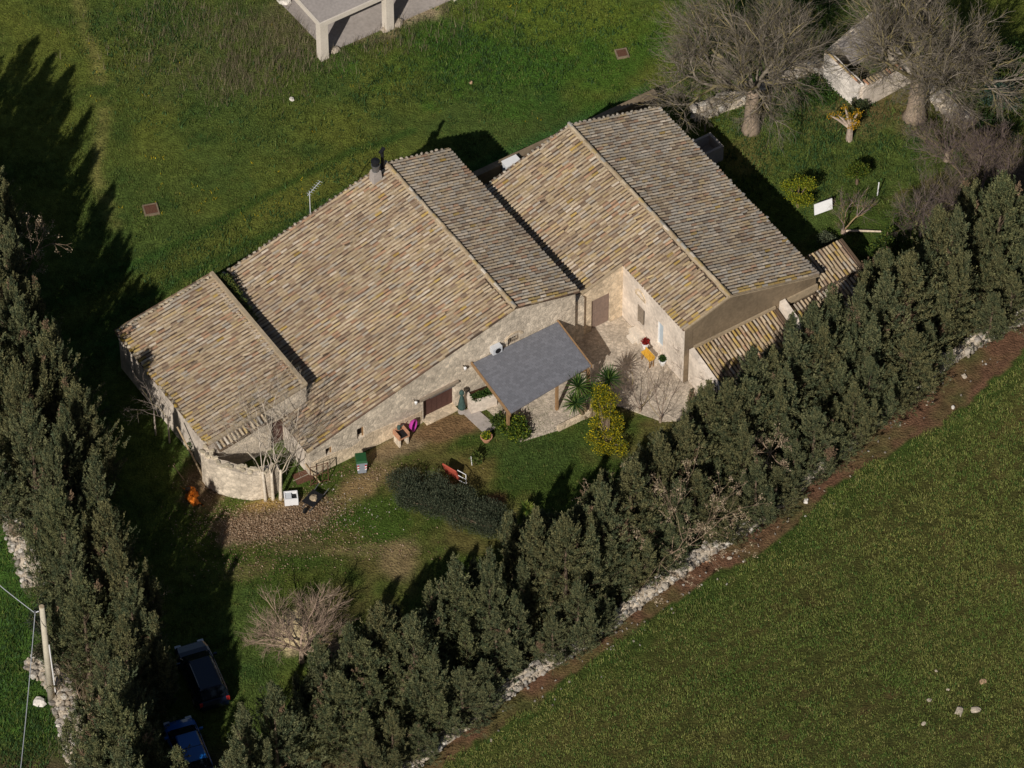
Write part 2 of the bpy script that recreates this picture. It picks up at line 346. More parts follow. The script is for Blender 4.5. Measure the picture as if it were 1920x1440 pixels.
def blades(x, y, h, w, col, name, lean=0.5, per=4, spread=0.07, kind='stuff', m='grass', z0=-0.02, label=None):
    """tufts: `per` tapering blades at every point"""
    n = len(x); N = n * per
    bx = np.repeat(x, per) + rng.normal(0, spread, N); by = np.repeat(y, per) + rng.normal(0, spread, N)
    hh = np.repeat(h, per) * rng.uniform(0.55, 1.15, N); ww = np.repeat(w, per) * rng.uniform(0.7, 1.3, N) if not np.isscalar(w) else w * rng.uniform(0.7, 1.3, N)
    a = rng.uniform(0, 2 * math.pi, N); b = rng.uniform(0, 2 * math.pi, N); l = hh * rng.uniform(0.1, lean, N)
    v = np.empty((N, 3, 3))
    v[:, 0] = np.stack([bx - ww * np.cos(a), by - ww * np.sin(a), np.full(N, z0)], 1)
    v[:, 1] = np.stack([bx + ww * np.cos(a), by + ww * np.sin(a), np.full(N, z0)], 1)
    v[:, 2] = np.stack([bx + l * np.cos(b), by + l * np.sin(b), hh], 1)
    c = np.repeat(np.repeat(col, per, 0) * rng.uniform(0.65, 1.4, (N, 1)), 3, 0)
    q = MB(); q.add(v.reshape(-1, 3), np.arange(N * 3).reshape(-1, 3), c)
    o = build(q, name, m, kind=kind)
    if label: o['label'] = label; o['category'] = 'grass'
    return o
def inside_farm(x, y, pad=0.0):
    hx = x * math.cos(HA) + y * math.sin(HA); hy = -x * math.sin(HA) + y * math.cos(HA)
    a = (hx > -12.6 - pad) & (hx < 4.6) & (hy > 0.2 - pad) & (hy < 13.1); b = (hx > 4.3) & (hx < 16.5) & (hy > 0.6) & (hy < 10.3)
    c = (hx > 7.4 - pad) & (hx < 16.5) & (hy > -5.1) & (hy < 1); d = (hx > -17 - pad) & (hx < -10) & (hy > 2.8) & (hy < 12.7)
    e = (hx > 8) & (hx < 19.6) & (hy > -8.2) & (hy < -2.8); f = (hx > 3) & (hx < 8) & (hy > -6) & (hy < 1)
    return a | b | c | d | e | f | ((hx > 5.1) & (hx < 14.6) & (hy > 26.9) & (hy < 35))
def scatter(n, box=(-33, 33, -30, 36)):
    return rng.uniform(box[0], box[1], n), rng.uniform(box[2], box[3], n)
# crop
x, y = scatter(330000, (-12, 33, -30, 14)); k = left_of(x, y, FIELD_EDGE) < 0.1 + (fbm(x, y, 1.2, 71) - 0.5) * 1.4
cl_ = vnoise(x, y, 0.32, 53) * 0.6 + vnoise(x, y, 0.75, 54) * 0.4
rowp = -x * math.sin(HA) + y * math.cos(HA); cl_ = cl_ + 0.15 * np.sin(rowp * 2 * math.pi / 0.8 + 1.5 * vnoise(x, y, 6, 57)) + 0.22 * (vnoise(rowp, x * 0.10, 1.5, 58) - 0.5) + 0.2 * (fbm(x, y, 8, 59) - 0.45)
k &= rng.uniform(0, 1, len(x)) < np.clip((cl_ - 0.30) * 3.6 + 0.2, 0.1, 1)
x, y = x[k], y[k]; hue = rng.uniform(0, 1, (len(x), 1)); big = vnoise(x, y, 1.6, 55)[:, None]
big = np.clip(big + 1.2 * (fbm(x, y, 10, 60) - 0.45)[:, None], 0, 1); cc = (S(76, 90, 39, 1.42) * (1 - big) + S(100, 102, 52, 1.42) * big) * rng.uniform(0.75, 1.3, (len(x), 1)); cc = np.where(hue < 0.12, S(116, 112, 66, 1.3), np.where(hue > 0.8, S(58, 82, 35, 1.4), cc))
blades(x, y, 0.08 + 0.12 * vnoise(x, y, 0.5, 73), 0.018, cc, 'crop_seedlings', per=3, spread=0.07, lean=0.9, label='short green cereal crop covering the field beyond the hedge')
# meadow, yard and garden grass
x, y = scatter(330000); k = ~inside_farm(x, y) & (left_of(x, y, WALL) > 0.3)
cg = gcol(x[k], y[k]); x, y = x[k], y[k]
green = cg[:, 1] / (cg[:, 0] + 1e-4); cl_ = vnoise(x, y, 0.3, 76) * 0.55 + vnoise(x, y, 0.8, 77) * 0.45
k = (green > 1.0) & (rng.uniform(0, 1, len(x)) < np.clip((green - 0.85) * 2.2, 0.1, 1) * np.clip((cl_ - 0.3) * 3.5 + 0.15, 0.08, 1))
x, y, cg = x[k], y[k], cg[k]
yel = rng.uniform(0, 1, len(x)) < 0.07
cg = np.where(yel[:, None], cg * 0.5 + S(120, 112, 60, 0.6), cg * 1.18)
blades(x, y, 0.05 + 0.13 * np.clip(fbm(x, y, 1.8, 75) - 0.2, 0, 1), 0.017, cg, 'meadow_grass', per=4, spread=0.07, lean=1.1, label='short uneven green grass growing around the farmhouses')
# tall weeds, low leafy weed clumps, dry stalks
def wblob(n, spots):
    X, Y = [], []
    for px, py, rx, ry, m in spots:
        c = P(px, py); X.append(c[0] + rng.normal(0, rx, m)); Y.append(c[1] + rng.normal(0, ry, m))
    x, y = np.concatenate(X), np.concatenate(Y); k = ~inside_farm(x, y, 0.1); return x[k], y[k]
x, y = wblob(0, [(435, 125, 0.5, 1.0, 110), (470, 60, 0.9, 0.9, 110), (395, 50, 0.9, 0.9, 70), (445, 165, 1.0, 0.5, 60), (500, 110, 0.7, 1.0, 60), (555, 60, 0.9, 1.4, 170), (700, 75, 1.8, 0.6, 160), (590, 110, 1.4, 0.7, 160), (320, 60, 2.5, 2.5, 250), (500, 150, 2, 1.0, 150), (810, 30, 2, 0.8, 120), (130, 1330, 0.5, 1.6, 200), (170, 1400, 0.5, 1.0, 120)])
blades(x, y, rng.uniform(0.35, 0.9, len(x)), 0.010, np.tile(S(124, 112, 90), (len(x), 1)) * rng.uniform(0.5, 1.2, (len(x), 1)), 'dry_weeds', lean=0.35, per=4, spread=0.14, label='pale dry weed stalks standing beside the concrete shelter')
x, y = wblob(0, [(300, 60, 2.5, 2.5, 420), (900, 100, 3.5, 2, 500), (760, 160, 4, 1.2, 260), (480, 230, 4, 1.6, 160), (1060, 40, 4, 2, 250), (1440, 200, 3, 1.6, 450), (1500, 190, 2.4, 1, 350), (1480, 300, 3, 2, 500), (1600, 270, 3, 2, 350), (330, 520, 2.0, 2.0, 160), (450, 480, 1.6, 1.2, 160), (560, 400, 1.6, 1.0, 120), (660, 330, 1.2, 0.9, 80), (20, 1250, 1.2, 5, 900), (60, 1400, 0.8, 2, 300), (1850, 200, 1.5, 2, 300)])
cw = np.where(rng.uniform(0, 1, (len(x), 1)) < 0.3, S(76, 88, 38, 1.25), S(48, 70, 34, 1.25)) * rng.uniform(0.7, 1.2, (len(x), 1))
k = left_of(x, y, WALL) > 1.0; x, y, cw = x[k], y[k], cw[k]
blades(x, y, rng.uniform(0.10, 0.28, len(x)), 0.032, cw, 'leafy_weeds', lean=1.0, per=7, spread=0.15, label='broad leafy green weeds in clumps over the meadow')
x, y = wblob(0, [(650, 230, 8, 6, 26), (350, 340, 3, 2, 16), (440, 370, 2, 0.8, 18), (1040, 20, 3, 2, 16), (180, 110, 1.6, 3, 10)])
blades(x, y, np.full(len(x), 0.16), 0.018, np.tile(S(180, 158, 36), (len(x), 1)), 'yellow_wildflowers', lean=1.0, per=3, spread=0.1, label='small yellow wildflowers dotted over the meadow')
# fallen leaves
x, y = wblob(0, [(480, 985, 1.7, 0.75, 3000), (600, 955, 1.0, 0.7, 900), (700, 890, 1.8, 0.5, 500), (700, 1035, 1.6, 0.4, 200), (390, 905, 0.9, 1.2, 500), (470, 1060, 1.5, 0.6, 300), (560, 1010, 2.4, 0.7, 500)])
n = len(x); a = rng.uniform(0, 6.28, n); s_ = rng.uniform(0.025, 0.055, n); t_ = rng.uniform(-0.5, 0.5, (n, 3)) * s_[:, None]
v = np.empty((n, 4, 3))
for q, (i, j) in enumerate(((1, 0), (0, 0.6), (-1, 0), (0, -0.6))):
    v[:, q, 0] = x + s_ * (i * np.cos(a) - j * np.sin(a)); v[:, q, 1] = y + s_ * (i * np.sin(a) + j * np.cos(a)); v[:, q, 2] = 0.045 + t_[:, q % 3]
lc = np.repeat(np.stack([S(*c) for c in ((152, 126, 100), (126, 100, 76), (176, 152, 126), (98, 74, 54))])[rng.integers(0, 4, n)], 4, 0)
q = MB(); q.add(v.reshape(-1, 3), np.arange(n * 4).reshape(-1, 4), lc); o = build(q, 'leaf_litter', 'grass', kind='stuff')
o['label'] = 'brown fallen leaves scattered in front of the annex'; o['category'] = 'leaves'

# ------------------------------------------------------------------ building helpers (house frame: x along the facades, y to the back)
def wally(mb, x0, x1, y0, y1, ztop, openings=(), kinks=(), zb=-0.1):
    xs = sorted(set([x0, x1] + [k for k in kinks if x0 < k < x1] + [v for o in openings for v in o[:2]]))
    for a, b in zip(xs[:-1], xs[1:]):
        zs = [(zb, None)]
        for (xa, xb, za, zc) in openings:
            if xa <= a + 1e-6 and xb >= b - 1e-6: zs = [(zb, za), (zc, None)] if za > zb else [(zc, None)]
        for lo, hi in zs:
            za_, zb_ = (ztop(a + 1e-4), ztop(b - 1e-4)) if hi is None else (hi, hi)
            mb.hexa([(a, y0, lo), (b, y0, lo), (b, y1, lo), (a, y1, lo)], [(a, y0, za_), (b, y0, zb_), (b, y1, zb_), (a, y1, za_)])
def wallx(mb, y0, y1, x0, x1, ztop, openings=(), zb=-0.1):
    ys = sorted(set([y0, y1] + [v for o in openings for v in o[:2]]))
    for a, b in zip(ys[:-1], ys[1:]):
        zs = [(zb, ztop)]
        for (ya, yb, za, zc) in openings:
            if ya <= a + 1e-6 and yb >= b - 1e-6: zs = [(zb, za), (zc, ztop)]
        for lo, hi in zs: mb.box(x0, x1, a, b, lo, hi)
# one cover tile: a tapering half round clay tile with a visible thickness at its lower end
def tile_geo(L=0.47, wu=0.064, wl=0.078, hu=0.068, hl=0.078, zu=0.012, zl=0.026, n=6, th=0.016):
    V = []
    for y, w, h, z in ((0, wu, hu, zu), (L, wl, hl, zl), (L, wl, hl, zl), (L, wl - th, hl - th, zl)):
        for i in range(n + 1):
            t = math.pi * i / n; V.append((w * math.cos(t), y, z + h * math.sin(t)))
    k = n + 1; F = []
    for i in range(n): F.append((i, i + 1, k + i + 1, k + i)); F.append((2 * k + i, 2 * k + i + 1, 3 * k + i + 1, 3 * k + i))
    return np.array(V), np.array(F)
TV, TF = tile_geo()
q = MB(); q.add(TV, TF)
def raw_mesh(mb, name, m):
    v = np.concatenate(mb.v); me = bpy.data.meshes.new(name)
    me.from_pydata([tuple(p) for p in v], [], [tuple(int(i) for i in f) for arr in mb.f for f in arr]); me.materials.append(MAT[m]); me.update()
    me.polygons.foreach_set('use_smooth', np.ones(len(me.polygons), bool)); return me
TILE_MESH = raw_mesh(q, 'roof_tile', 'tile_object')
PAL = {'beige': S(190, 172, 145), 'tan': S(171, 150, 120), 'grey': S(168, 162, 151), 'ochre': S(182, 158, 112), 'terra': S(168, 124, 95), 'brown': S(130, 106, 88), 'pale': S(206, 193, 175), 'dark': S(96, 80, 68), 'lichen': S(176, 146, 72)}
PN = list(PAL); PC = np.stack([PAL[k] for k in PN])
def pick(n, w):
    w = np.array([w.get(k, 0) for k in PN], float); w /= w.sum(); return PC[rng.choice(len(PN), n, p=w)]
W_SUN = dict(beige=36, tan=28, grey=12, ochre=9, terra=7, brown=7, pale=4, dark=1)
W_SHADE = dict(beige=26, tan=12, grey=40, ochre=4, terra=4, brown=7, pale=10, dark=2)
W_YEL = dict(beige=32, tan=26, grey=12, ochre=16, terra=6, brown=9, pale=4, dark=1)
def tile_rows(O, e, d, nrm, n_rows, ext, pal, sp=0.225, ex=0.40, seed=0, lichen=None, low=1.0, bright=1.0, wide=1.0):
    """frames of the tiles laid in rows down a slope; ext(i) = (start, end) of row i measured down the slope"""
    O, e, d, nrm = [np.asarray(v, float) for v in (O, e, d, nrm)]; out = []
    for i in range(n_rows):
        s, t = ext(i); m = max(1, int(round((t - s) / ex))); wob = rng.normal(0, 0.006); off = rng.uniform(-0.06, 0.06)
        jj = np.arange(m); bad = (rng.uniform(0, 1, m) < 0.012)
        pos = O + e * (i * sp + wob)
        for j in jj:
            yaw = rng.normal(0, 0.022) + (rng.normal(0, 0.16) if bad[j] else 0)
            y0 = t - (m - j) * ex - 0.07 + (off if j < m - 1 else off * 0.4) + rng.normal(0, 0.012)
            p = pos + d * max(y0, s - 0.05) + nrm * (rng.normal(0, 0.006) + (0.02 if bad[j] else 0)) + e * rng.normal(0, 0.006)
            ca, sa = math.cos(yaw), math.sin(yaw)
            out.append((p, (e * ca + d * sa) * wide, d * ca - e * sa, (nrm + d * rng.normal(0, 0.02)) * low, i, j / max(m - 1, 1)))
    n = len(out); pos = np.array([o[0] for o in out]); pos = pos + nrm * (0.035 * vnoise(pos @ e + 7 * seed, pos @ d, 1.7, 40 + seed))[:, None]; fx = np.array([o[1] for o in out]); fy = np.array([o[2] for o in out]); fz = np.array([o[3] for o in out])
    fr = np.array([o[4] for o in out]); ft = np.array([o[5] for o in out])
    col = pick(n, pal); u, v = pos @ e, pos @ d
    cl = fbm(u + 31 * seed, v, 2.6, 80 + seed); cl2 = fbm(u, v + 17 * seed, 1.0, 90 + seed)
    col = col * (0.84 + 0.55 * (cl - 0.28))[:, None] * (0.9 + 0.22 * vnoise(u, v * 0.22, 0.5, 70 + seed))[:, None]
    dk = np.clip((cl2 - 0.57) * 5, 0, 1) * 0.55; col = col * (1 - dk)[:, None] + PAL['brown'] * 0.9 * dk[:, None]
    rd = np.clip((0.34 - cl2) * 6, 0, 1) * 0.35; col = col * (1 - rd)[:, None] + PAL['terra'] * rd[:, None]
    col = col * 0.58 + col.mean(0) * 0.42
    if lichen is not None:
        m = rng.uniform(0, 1, n) < lichen(fr, ft); col[m] = col[m] * 0.25 + PAL['lichen'] * rng.uniform(0.7, 1.1, (m.sum(), 1)) * 0.75
    col *= rng.uniform(0.88, 1.09, (n, 1)) * bright
    return dict(pos=pos, fx=fx, fy=fy, fz=fz, col=np.clip(col, 0.01, 0.8), rows=n_rows, O=O, e=e, d=d, n=nrm, ext=ext, sp=sp, low=low)
def lay_tiles(roof, slopes, n_single=300, ex=0.40):
    """the nearest tiles become objects of their own, the rest (and the channel tiles below) one mesh"""
    pos = np.concatenate([s['pos'] for s in slopes]); fx = np.concatenate([s['fx'] for s in slopes]); fy = np.concatenate([s['fy'] for s in slopes])
    fz = np.concatenate([s['fz'] for s in slopes]); col = np.concatenate([s['col'] for s in slopes])
    R3 = np.array(HM)[:3, :3]; W = pos @ R3.T
    dist = np.linalg.norm(W - CAMP, axis=1); order = np.argsort(dist); single = order[:n_single]; rest = order[n_single:]
    Mi = MW[roof.name].inverted() @ HM
    for k in single:
        M = Matrix(((fx[k][0], fy[k][0], fz[k][0], pos[k][0]), (fx[k][1], fy[k][1], fz[k][1], pos[k][1]), (fx[k][2], fy[k][2], fz[k][2], pos[k][2]), (0, 0, 0, 1)))
        o = bpy.data.objects.new('roof_tile', TILE_MESH); COL.objects.link(o); o.parent = roof; o.matrix_local = Mi @ M; o.color = (*col[k], 1)
    q = MB(HM)
    if len(rest):
        v = pos[rest][:, None] + TV[None, :, 0, None] * fx[rest][:, None] + TV[None, :, 1, None] * fy[rest][:, None] + TV[None, :, 2, None] * fz[rest][:, None]
        F = (TF[None] + (np.arange(len(rest)) * len(TV))[:, None, None]).reshape(-1, 4)
        q.add(v.reshape(-1, 3), F, np.repeat(col[rest], len(TV), 0))
    for s in slopes:                                            # channel tiles between the rows
        for i in range(s['rows'] + 1):
            a, b = s['ext'](min(i, s['rows'] - 1)); m = max(1, int((b - a) / ex)); e, d, n = s['e'], s['d'], s['n']
            for j in range(m):
                p = s['O'] + e * ((i - 0.5) * s['sp']) + d * (a + (b - a) * j / m); V = []
                for t, zz in ((0, 0.0), ((b - a) / m + 0.03, 0.012)):
                    for k in range(5):
                        th = math.pi * k / 4; V.append(p + d * t - n * 0.022 + e * (0.078 * math.cos(th)) + n * ((0.045 - 0.045 * math.sin(th)) * s['low'] + zz))
                q.add(V, [(k, k + 1, k + 6, k + 5) for k in range(4)], pick(1, dict(brown=4, dark=3, tan=2))[0] * 0.72)
    o = build(q, 'roof_tiles', 'tile_mesh', parent=roof, kind='stuff', smooth=True)
def ridge_tiles(parent, p0, p1, sc=1.15, mortar=True):
    p0, p1 = np.array(p0, float), np.array(p1, float); L = np.linalg.norm(p1 - p0); d = (p1 - p0) / L; n = int(L / 0.40)
    side = np.cross(d, [0, 0, 1]); up = np.cross(side, d); Mi = MW[parent.name].inverted() @ HM
    if mortar:
        q = MB(HM); m = int(L / 0.35); V = []
        for i in range(m + 1):
            c = p0 + d * (L * i / m); w = 0.15 + rng.normal(0, 0.02); h = 0.08 + rng.normal(0, 0.012)
            V += [c + side * w - up * 0.06, c + side * w * 0.75 + up * h * 0.7, c + up * h * 1.15, c - side * w * 0.75 + up * h * 0.7, c - side * w - up * 0.06]
        q.add(V, [(i * 5 + k, i * 5 + k + 1, i * 5 + k + 6, i * 5 + k + 5) for i in range(m) for k in range(4)]); build(q, 'ridge_mortar', 'mortar', parent=parent, smooth=True)
    for i in range(n):
        p = p0 + d * (i * L / n) + up * (0.03 + rng.normal(0, 0.008)) + side * rng.normal(0, 0.012); a, b, c = side * sc * 1.1, d, up * sc * 0.8
        M = Matrix(((a[0], b[0], c[0], p[0]), (a[1], b[1], c[1], p[1]), (a[2], b[2], c[2], p[2]), (0, 0, 0, 1)))
        o = bpy.data.objects.new('ridge_tile', TILE_MESH); COL.objects.link(o); o.parent = parent; o.matrix_local = Mi @ M
        o.color = (*(pick(1, dict(beige=5, pale=2, ochre=2, tan=4, grey=2))[0] * rng.uniform(0.72, 1.02)), 1)
def rock_geo(seed, sub=1):
    """an angular stone: a subdivided cube pushed about"""
    r = np.random.default_rng(seed); g = np.linspace(-1, 1, 4); V = []; F = []; idx = {}
    def vid(p):
        k = tuple(np.round(p, 3))
        if k not in idx:
            idx[k] = len(V); q = np.array(p, float); q = q / (np.abs(q) ** 3).sum() ** (1 / 3.0); V.append(q)
        return idx[k]
    for ax in range(3):
        for sg in (-1, 1):
            for i in range(2):
                for j in range(2):
                    c = []
                    for di, dj in ((0, 0), (1, 0), (1, 1), (0, 1)):
                        p = [0, 0, 0]; p[ax] = sg; p[(ax + 1) % 3] = [-1, 0, 1][i + di]; p[(ax + 2) % 3] = [-1, 0, 1][j + dj]; c.append(vid(p))
                    F.append(tuple(c if sg > 0 else c[::-1]))
    V = np.array(V) * (1 + r.normal(0, 0.16, (len(V), 3))); return V, F
ROCKS = [rock_geo(i) for i in range(6)]
def rock_mesh(i):
    q = MB(); q.add(*ROCKS[i]); return raw_mesh(q, 'stone', 'stone_object')
ROCK_MESH = [rock_mesh(i) for i in range(6)]
for m_ in ROCK_MESH: m_.polygons.foreach_set('use_smooth', np.zeros(len(m_.polygons), bool))
def put_rock(q, c, s, col, k=None):
    V, F = ROCKS[rng.integers(0, 6) if k is None else k]; a = rng.uniform(0, 6.28); ca, sa = math.cos(a), math.sin(a)
    s = np.asarray(s, float) * np.ones(3); W = V * s; W = np.stack([W[:, 0] * ca - W[:, 1] * sa, W[:, 0] * sa + W[:, 1] * ca, W[:, 2]], 1) + np.asarray(c)
    q.add(W, F, col)

# ------------------------------------------------------------------ main farmhouse
ZR, SL = 5.55, 0.262                                                  # ridge height, slope of the long side
zL = lambda x: ZR - SL * (0.4 - x) if x < 0.4 else ZR - 0.285 * (x - 0.4)
farm = thing('farmhouse', 'large stone farmhouse with long tiled roof and chimney, its gable behind the grey pergola roof', 'farmhouse', hw(-4, 6.5), HA)
q = MB(HM); wt = lambda x: zL(x) - 0.07
wally(q, -12.5, 4.25, 0.32, 0.85, wt, [(-11.5, -11.1, 1.05, 1.6), (-9.55, -9.1, 1.15, 1.95), (-5.42, -3.42, -0.1, 1.85), (-0.04, 0.72, 2.7, 3.3)], kinks=[0.4])
fw_ = build(q, 'front_wall', 'rubble', parent=farm)
q = MB(HM); wally(q, -10.2, 4.25, 12.45, 13.0, wt, kinks=[0.4]); build(q, 'rear_wall', 'rubble', parent=farm)
q = MB(HM); q.box(3.75, 4.25, 0.85, 12.45, -0.1, wt(4.25)); build(q, 'side_wall', 'rubble', parent=farm)
q = MB(HM); q.box(-12.5, -12.05, 0.85, 2.9, -0.1, wt(-12.5)); build(q, 'side_wall', 'plaster', parent=farm)
q = MB(HM)                                                            # ochre plinth where the plaster is gone
for i in range(28):
    xa = -12.4 + i * 0.245; h = 0.75 + 0.5 * vnoise(xa, 0, 1.1, 4)
    if xa + 0.245 < -5.45: q.hexa([(xa, 0.285, -0.1), (xa + 0.245, 0.285, -0.1), (xa + 0.245, 0.33, -0.1), (xa, 0.33, -0.1)], [(xa, 0.295, h), (xa + 0.245, 0.295, 0.75 + 0.5 * vnoise(xa + 0.245, 0, 1.1, 4)), (xa + 0.245, 0.33, h), (xa, 0.33, h)])
build(q, 'plinth', 'rubble_ochre', parent=farm)
roof = MB(HM)
def slab(q, c, th=0.06, dz=-0.03):
    c = np.array(c, float); q.hexa(c + (0, 0, dz - th), c + (0, 0, dz))
slab(roof, [(-12.65, 0.22, zL(-12.65)), (0.4, 0.22, ZR), (0.4, 3.0, ZR), (-12.65, 3.0, zL(-12.65))])
slab(roof, [(-10.3, 3.0, zL(-10.3)), (0.4, 3.0, ZR), (0.4, 13.1, ZR), (-10.3, 13.1, zL(-10.3))])
slab(roof, [(0.4, 0.22, ZR), (4.35, 0.22, zL(4.35)), (4.35, 13.1, zL(4.35)), (0.4, 13.1, ZR)])
roof = build(roof, 'roof', 'deck', parent=farm)
k1 = math.hypot(1, SL); k2 = math.hypot(1, 0.285)
def ext_left(i):
    y = 0.33 + i * 0.225
    return (0.12, (13.05 if y < 2.9 else (11.25 if y < 12.4 else 10.1)) * k1)
sl1 = tile_rows((0.4, 0.33, ZR), (0, 1, 0), (-1 / k1, 0, -SL / k1), (-SL / k1, 0, 1 / k1), 57, ext_left, W_SUN, seed=1, lichen=lambda r, t: np.where(r < 3, 0.12, 0.01))
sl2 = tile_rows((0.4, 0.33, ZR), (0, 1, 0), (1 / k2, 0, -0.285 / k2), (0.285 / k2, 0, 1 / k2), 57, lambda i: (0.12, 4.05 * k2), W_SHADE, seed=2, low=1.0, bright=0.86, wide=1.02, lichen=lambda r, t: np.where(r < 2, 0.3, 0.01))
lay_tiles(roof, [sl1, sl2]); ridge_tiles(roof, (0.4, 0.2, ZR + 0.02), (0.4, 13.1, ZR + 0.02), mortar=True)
q = MB(HM)                                                            # mortared verge stones on the rear edge
for i in range(44):
    x_ = -10.0 + i * 0.325; put_rock(q, (x_, 13.02 + rng.normal(0, 0.03), zL(x_) + 0.1), (0.10, 0.07, 0.045), S(190, 176, 156) * rng.uniform(0.45, 1.0))
build(q, 'verge_stones', 'stone', parent=roof, kind='stuff')
# door, windows, lamps on the front
d_ = MB(HM); d_.box(-5.42, -3.42, 0.62, 0.68, -0.05, 1.85); d_ = build(d_, 'door', 'door_brown', parent=farm)
for i in range(6):
    q = MB(HM); xa = -5.4 + i * 0.331; q.box(xa, xa + 0.315, 0.585, 0.62, 0.02, 1.8); build(q, 'plank', 'door_brown', parent=d_)
q = MB(HM); q.obox((-4.45, 0.27, 1.93), (1.22, 0, 0.04), (0, 0.1, 0), (-0.0024, 0, 0.075)); build(q, 'lintel', 'wood_grey', parent=farm)
q = MB(HM); q.obox((-4.3, 0.20, 1.80), (0.75, 0, 0.03), (0, 0.03, 0), (0, 0, 0.025)); build(q, 'awning_rod', 'steel', parent=farm)
q = MB(HM); q.box(-5.41, -3.43, 0.0, 0.6, -0.05, 0.08); build(q, 'threshold', 'rubble_ochre', parent=farm)
for (xa, xb, za, zb, w) in ((-11.5, -11.1, 1.05, 1.6, 0), (-9.55, -9.1, 1.15, 1.95, 1)):
    q = MB(HM); q.box(xa, xb, 0.6, 0.63, za, zb); wn_ = build(q, 'window', 'dark_void', parent=farm)
    q = MB(HM); q.box(xb - 0.09, xb, 0.42, 0.46, za, zb); build(q, 'frame', 'wood', parent=wn_)
q = MB(HM); q.box(-0.04, 0.72, 0.72, 0.75, 2.7, 3.3); aw = build(q, 'window', 'dark_void', parent=farm)
for i in range(6):
    q = MB(HM); xa = 0.02 + i * 0.125; q.box(xa, xa + 0.03, 0.45, 0.48, 2.7, 3.3); build(q, 'bar', 'wood_grey', parent=aw)
q = MB(HM)
for i in range(7):
    t0, t1 = math.pi * i / 7, math.pi * (i + 1) / 7
    f = lambda t, r, y: (0.34 + 0.44 * r * -math.cos(t), y, 3.22 + 0.28 * r * math.sin(t))
    q.hexa([f(t0, 1, 0.27), f(t1, 1, 0.27), f(t1, 1, 0.34), f(t0, 1, 0.34)], [f(t0, 1.35, 0.27), f(t1, 1.35, 0.27), f(t1, 1.35, 0.34), f(t0, 1.35, 0.34)])
build(q, 'window_arch', 'rubble_ochre', parent=farm)
ac = MB(HM); ac.box(-1.2, -0.62, -0.02, 0.31, 2.98, 3.42); ac = build(ac, 'air_conditioner', 'white_metal', parent=farm)
q = MB(HM); q.tube([(-0.9, -0.02, 3.2), (-0.9, -0.05, 3.2)], 0.17, 14); build(q, 'fan_grille', 'black', parent=ac)
for lx, lz in ((-6.0, 2.12), (-2.9, 2.95)):
    q = MB(HM); q.tube([(lx, 0.32, lz), (lx, 0.12, lz + 0.06)], 0.02, 6); lb = build(q, 'wall_lamp', 'black', parent=farm)
    q = MB(HM); q.lathe((lx, 0.1, lz - 0.14), [(0.05, 0), (0.09, 0.16), (0.02, 0.22)], 8); build(q, 'lamp_shade', 'white', parent=lb)
# chimney and flue
q = MB(HM); zc = zL(-0.6)
q.hexa([(-0.92, 12.2, zc - 0.25), (-0.32, 12.2, zc - 0.25), (-0.32, 12.75, zc - 0.25), (-0.92, 12.75, zc - 0.25)], [(-0.84, 12.27, zc + 0.75), (-0.4, 12.27, zc + 0.75), (-0.4, 12.68, zc + 0.75), (-0.84, 12.68, zc + 0.75)])
ch = build(q, 'chimney', 'concrete', parent=roof)
q = MB(HM); q.lathe((-0.62, 12.47, zc + 0.7), [(0.2, 0), (0.2, 0.4), (0.24, 0.42), (0.24, 0.5)], 16); build(q, 'flue', 'steel', parent=roof)
q = MB(HM); q.lathe((-0.62, 12.47, zc + 1.2), [(0.2, 0), (0.2, 0.22), (0.25, 0.24), (0.25, 0.3), (0.05, 0.36)], 16); build(q, 'chimney_cap', 'black', parent=roof)
q = MB(HM); q.tube([(0.05, 12.85, zL(0.05) - 0.2), (0.05, 12.85, zL(0.05) + 1.3)], 0.09, 10); q.tube([(-0.1, 12.8, zL(0) + 1.35), (0.22, 12.95, zL(0) + 1.45)], 0.11, 10); build(q, 'flue', 'black', parent=roof)
# ------------------------------------------------------------------ annex on the left
annex = thing('annex', 'low stone annex with a shed tile roof at the left end of the farmhouse', 'annex', hw(-14, 7.5), HA)
AH, AL = 3.78, 2.82; SA = (AH - AL) / 6.15; zA = lambda x: AH - SA * (-10.85 - x); kA = math.hypot(1, SA)
q = MB(HM); q.box(-16.9, -16.4, 3.1, 12.5, -0.1, zA(-16.9) - 0.06); build(q, 'side_wall', 'plaster', parent=annex)
q = MB(HM); wally(q, -16.9, -10.9, 3.1, 3.55, lambda x: zA(x) - 0.06, [(-13.2, -12.3, -0.1, 2.0)]); build(q, 'front_wall', 'rubble', parent=annex)
q = MB(HM); wally(q, -16.4, -10.9, 12.05, 12.5, lambda x: zA(x) - 0.06); build(q, 'rear_wall', 'rubble', parent=annex)
q = MB(HM); q.box(-11.3, -10.92, 3.55, 12.05, -0.1, AH - 0.06); build(q, 'side_wall', 'plaster', parent=annex)
q = MB(HM); q.box(-13.2, -12.3, 3.35, 3.4, 0, 2.0); build(q, 'door', 'door_brown', parent=annex)
r_ = MB(HM); slab(r_, [(-17.05, 3.0, zA(-17.05)), (-10.85, 3.0, AH), (-10.85, 12.6, AH), (-17.05, 12.6, zA(-17.05))]); aroof = build(r_, 'roof', 'deck', parent=annex)
sa = tile_rows((-10.95, 3.12, AH - 0.01), (0, 1, 0), (-1 / kA, 0, -SA / kA), (-SA / kA, 0, 1 / kA), 43, lambda i: (0.1, (6.05 + 0.1 * math.sin(i * 0.3)) * kA), W_SUN, seed=3, lichen=lambda r, t: np.where(t > 0.93, 0.45, np.where(r < 3, 0.2, 0.01)))
lay_tiles(aroof, [sa])
q = MB(HM)
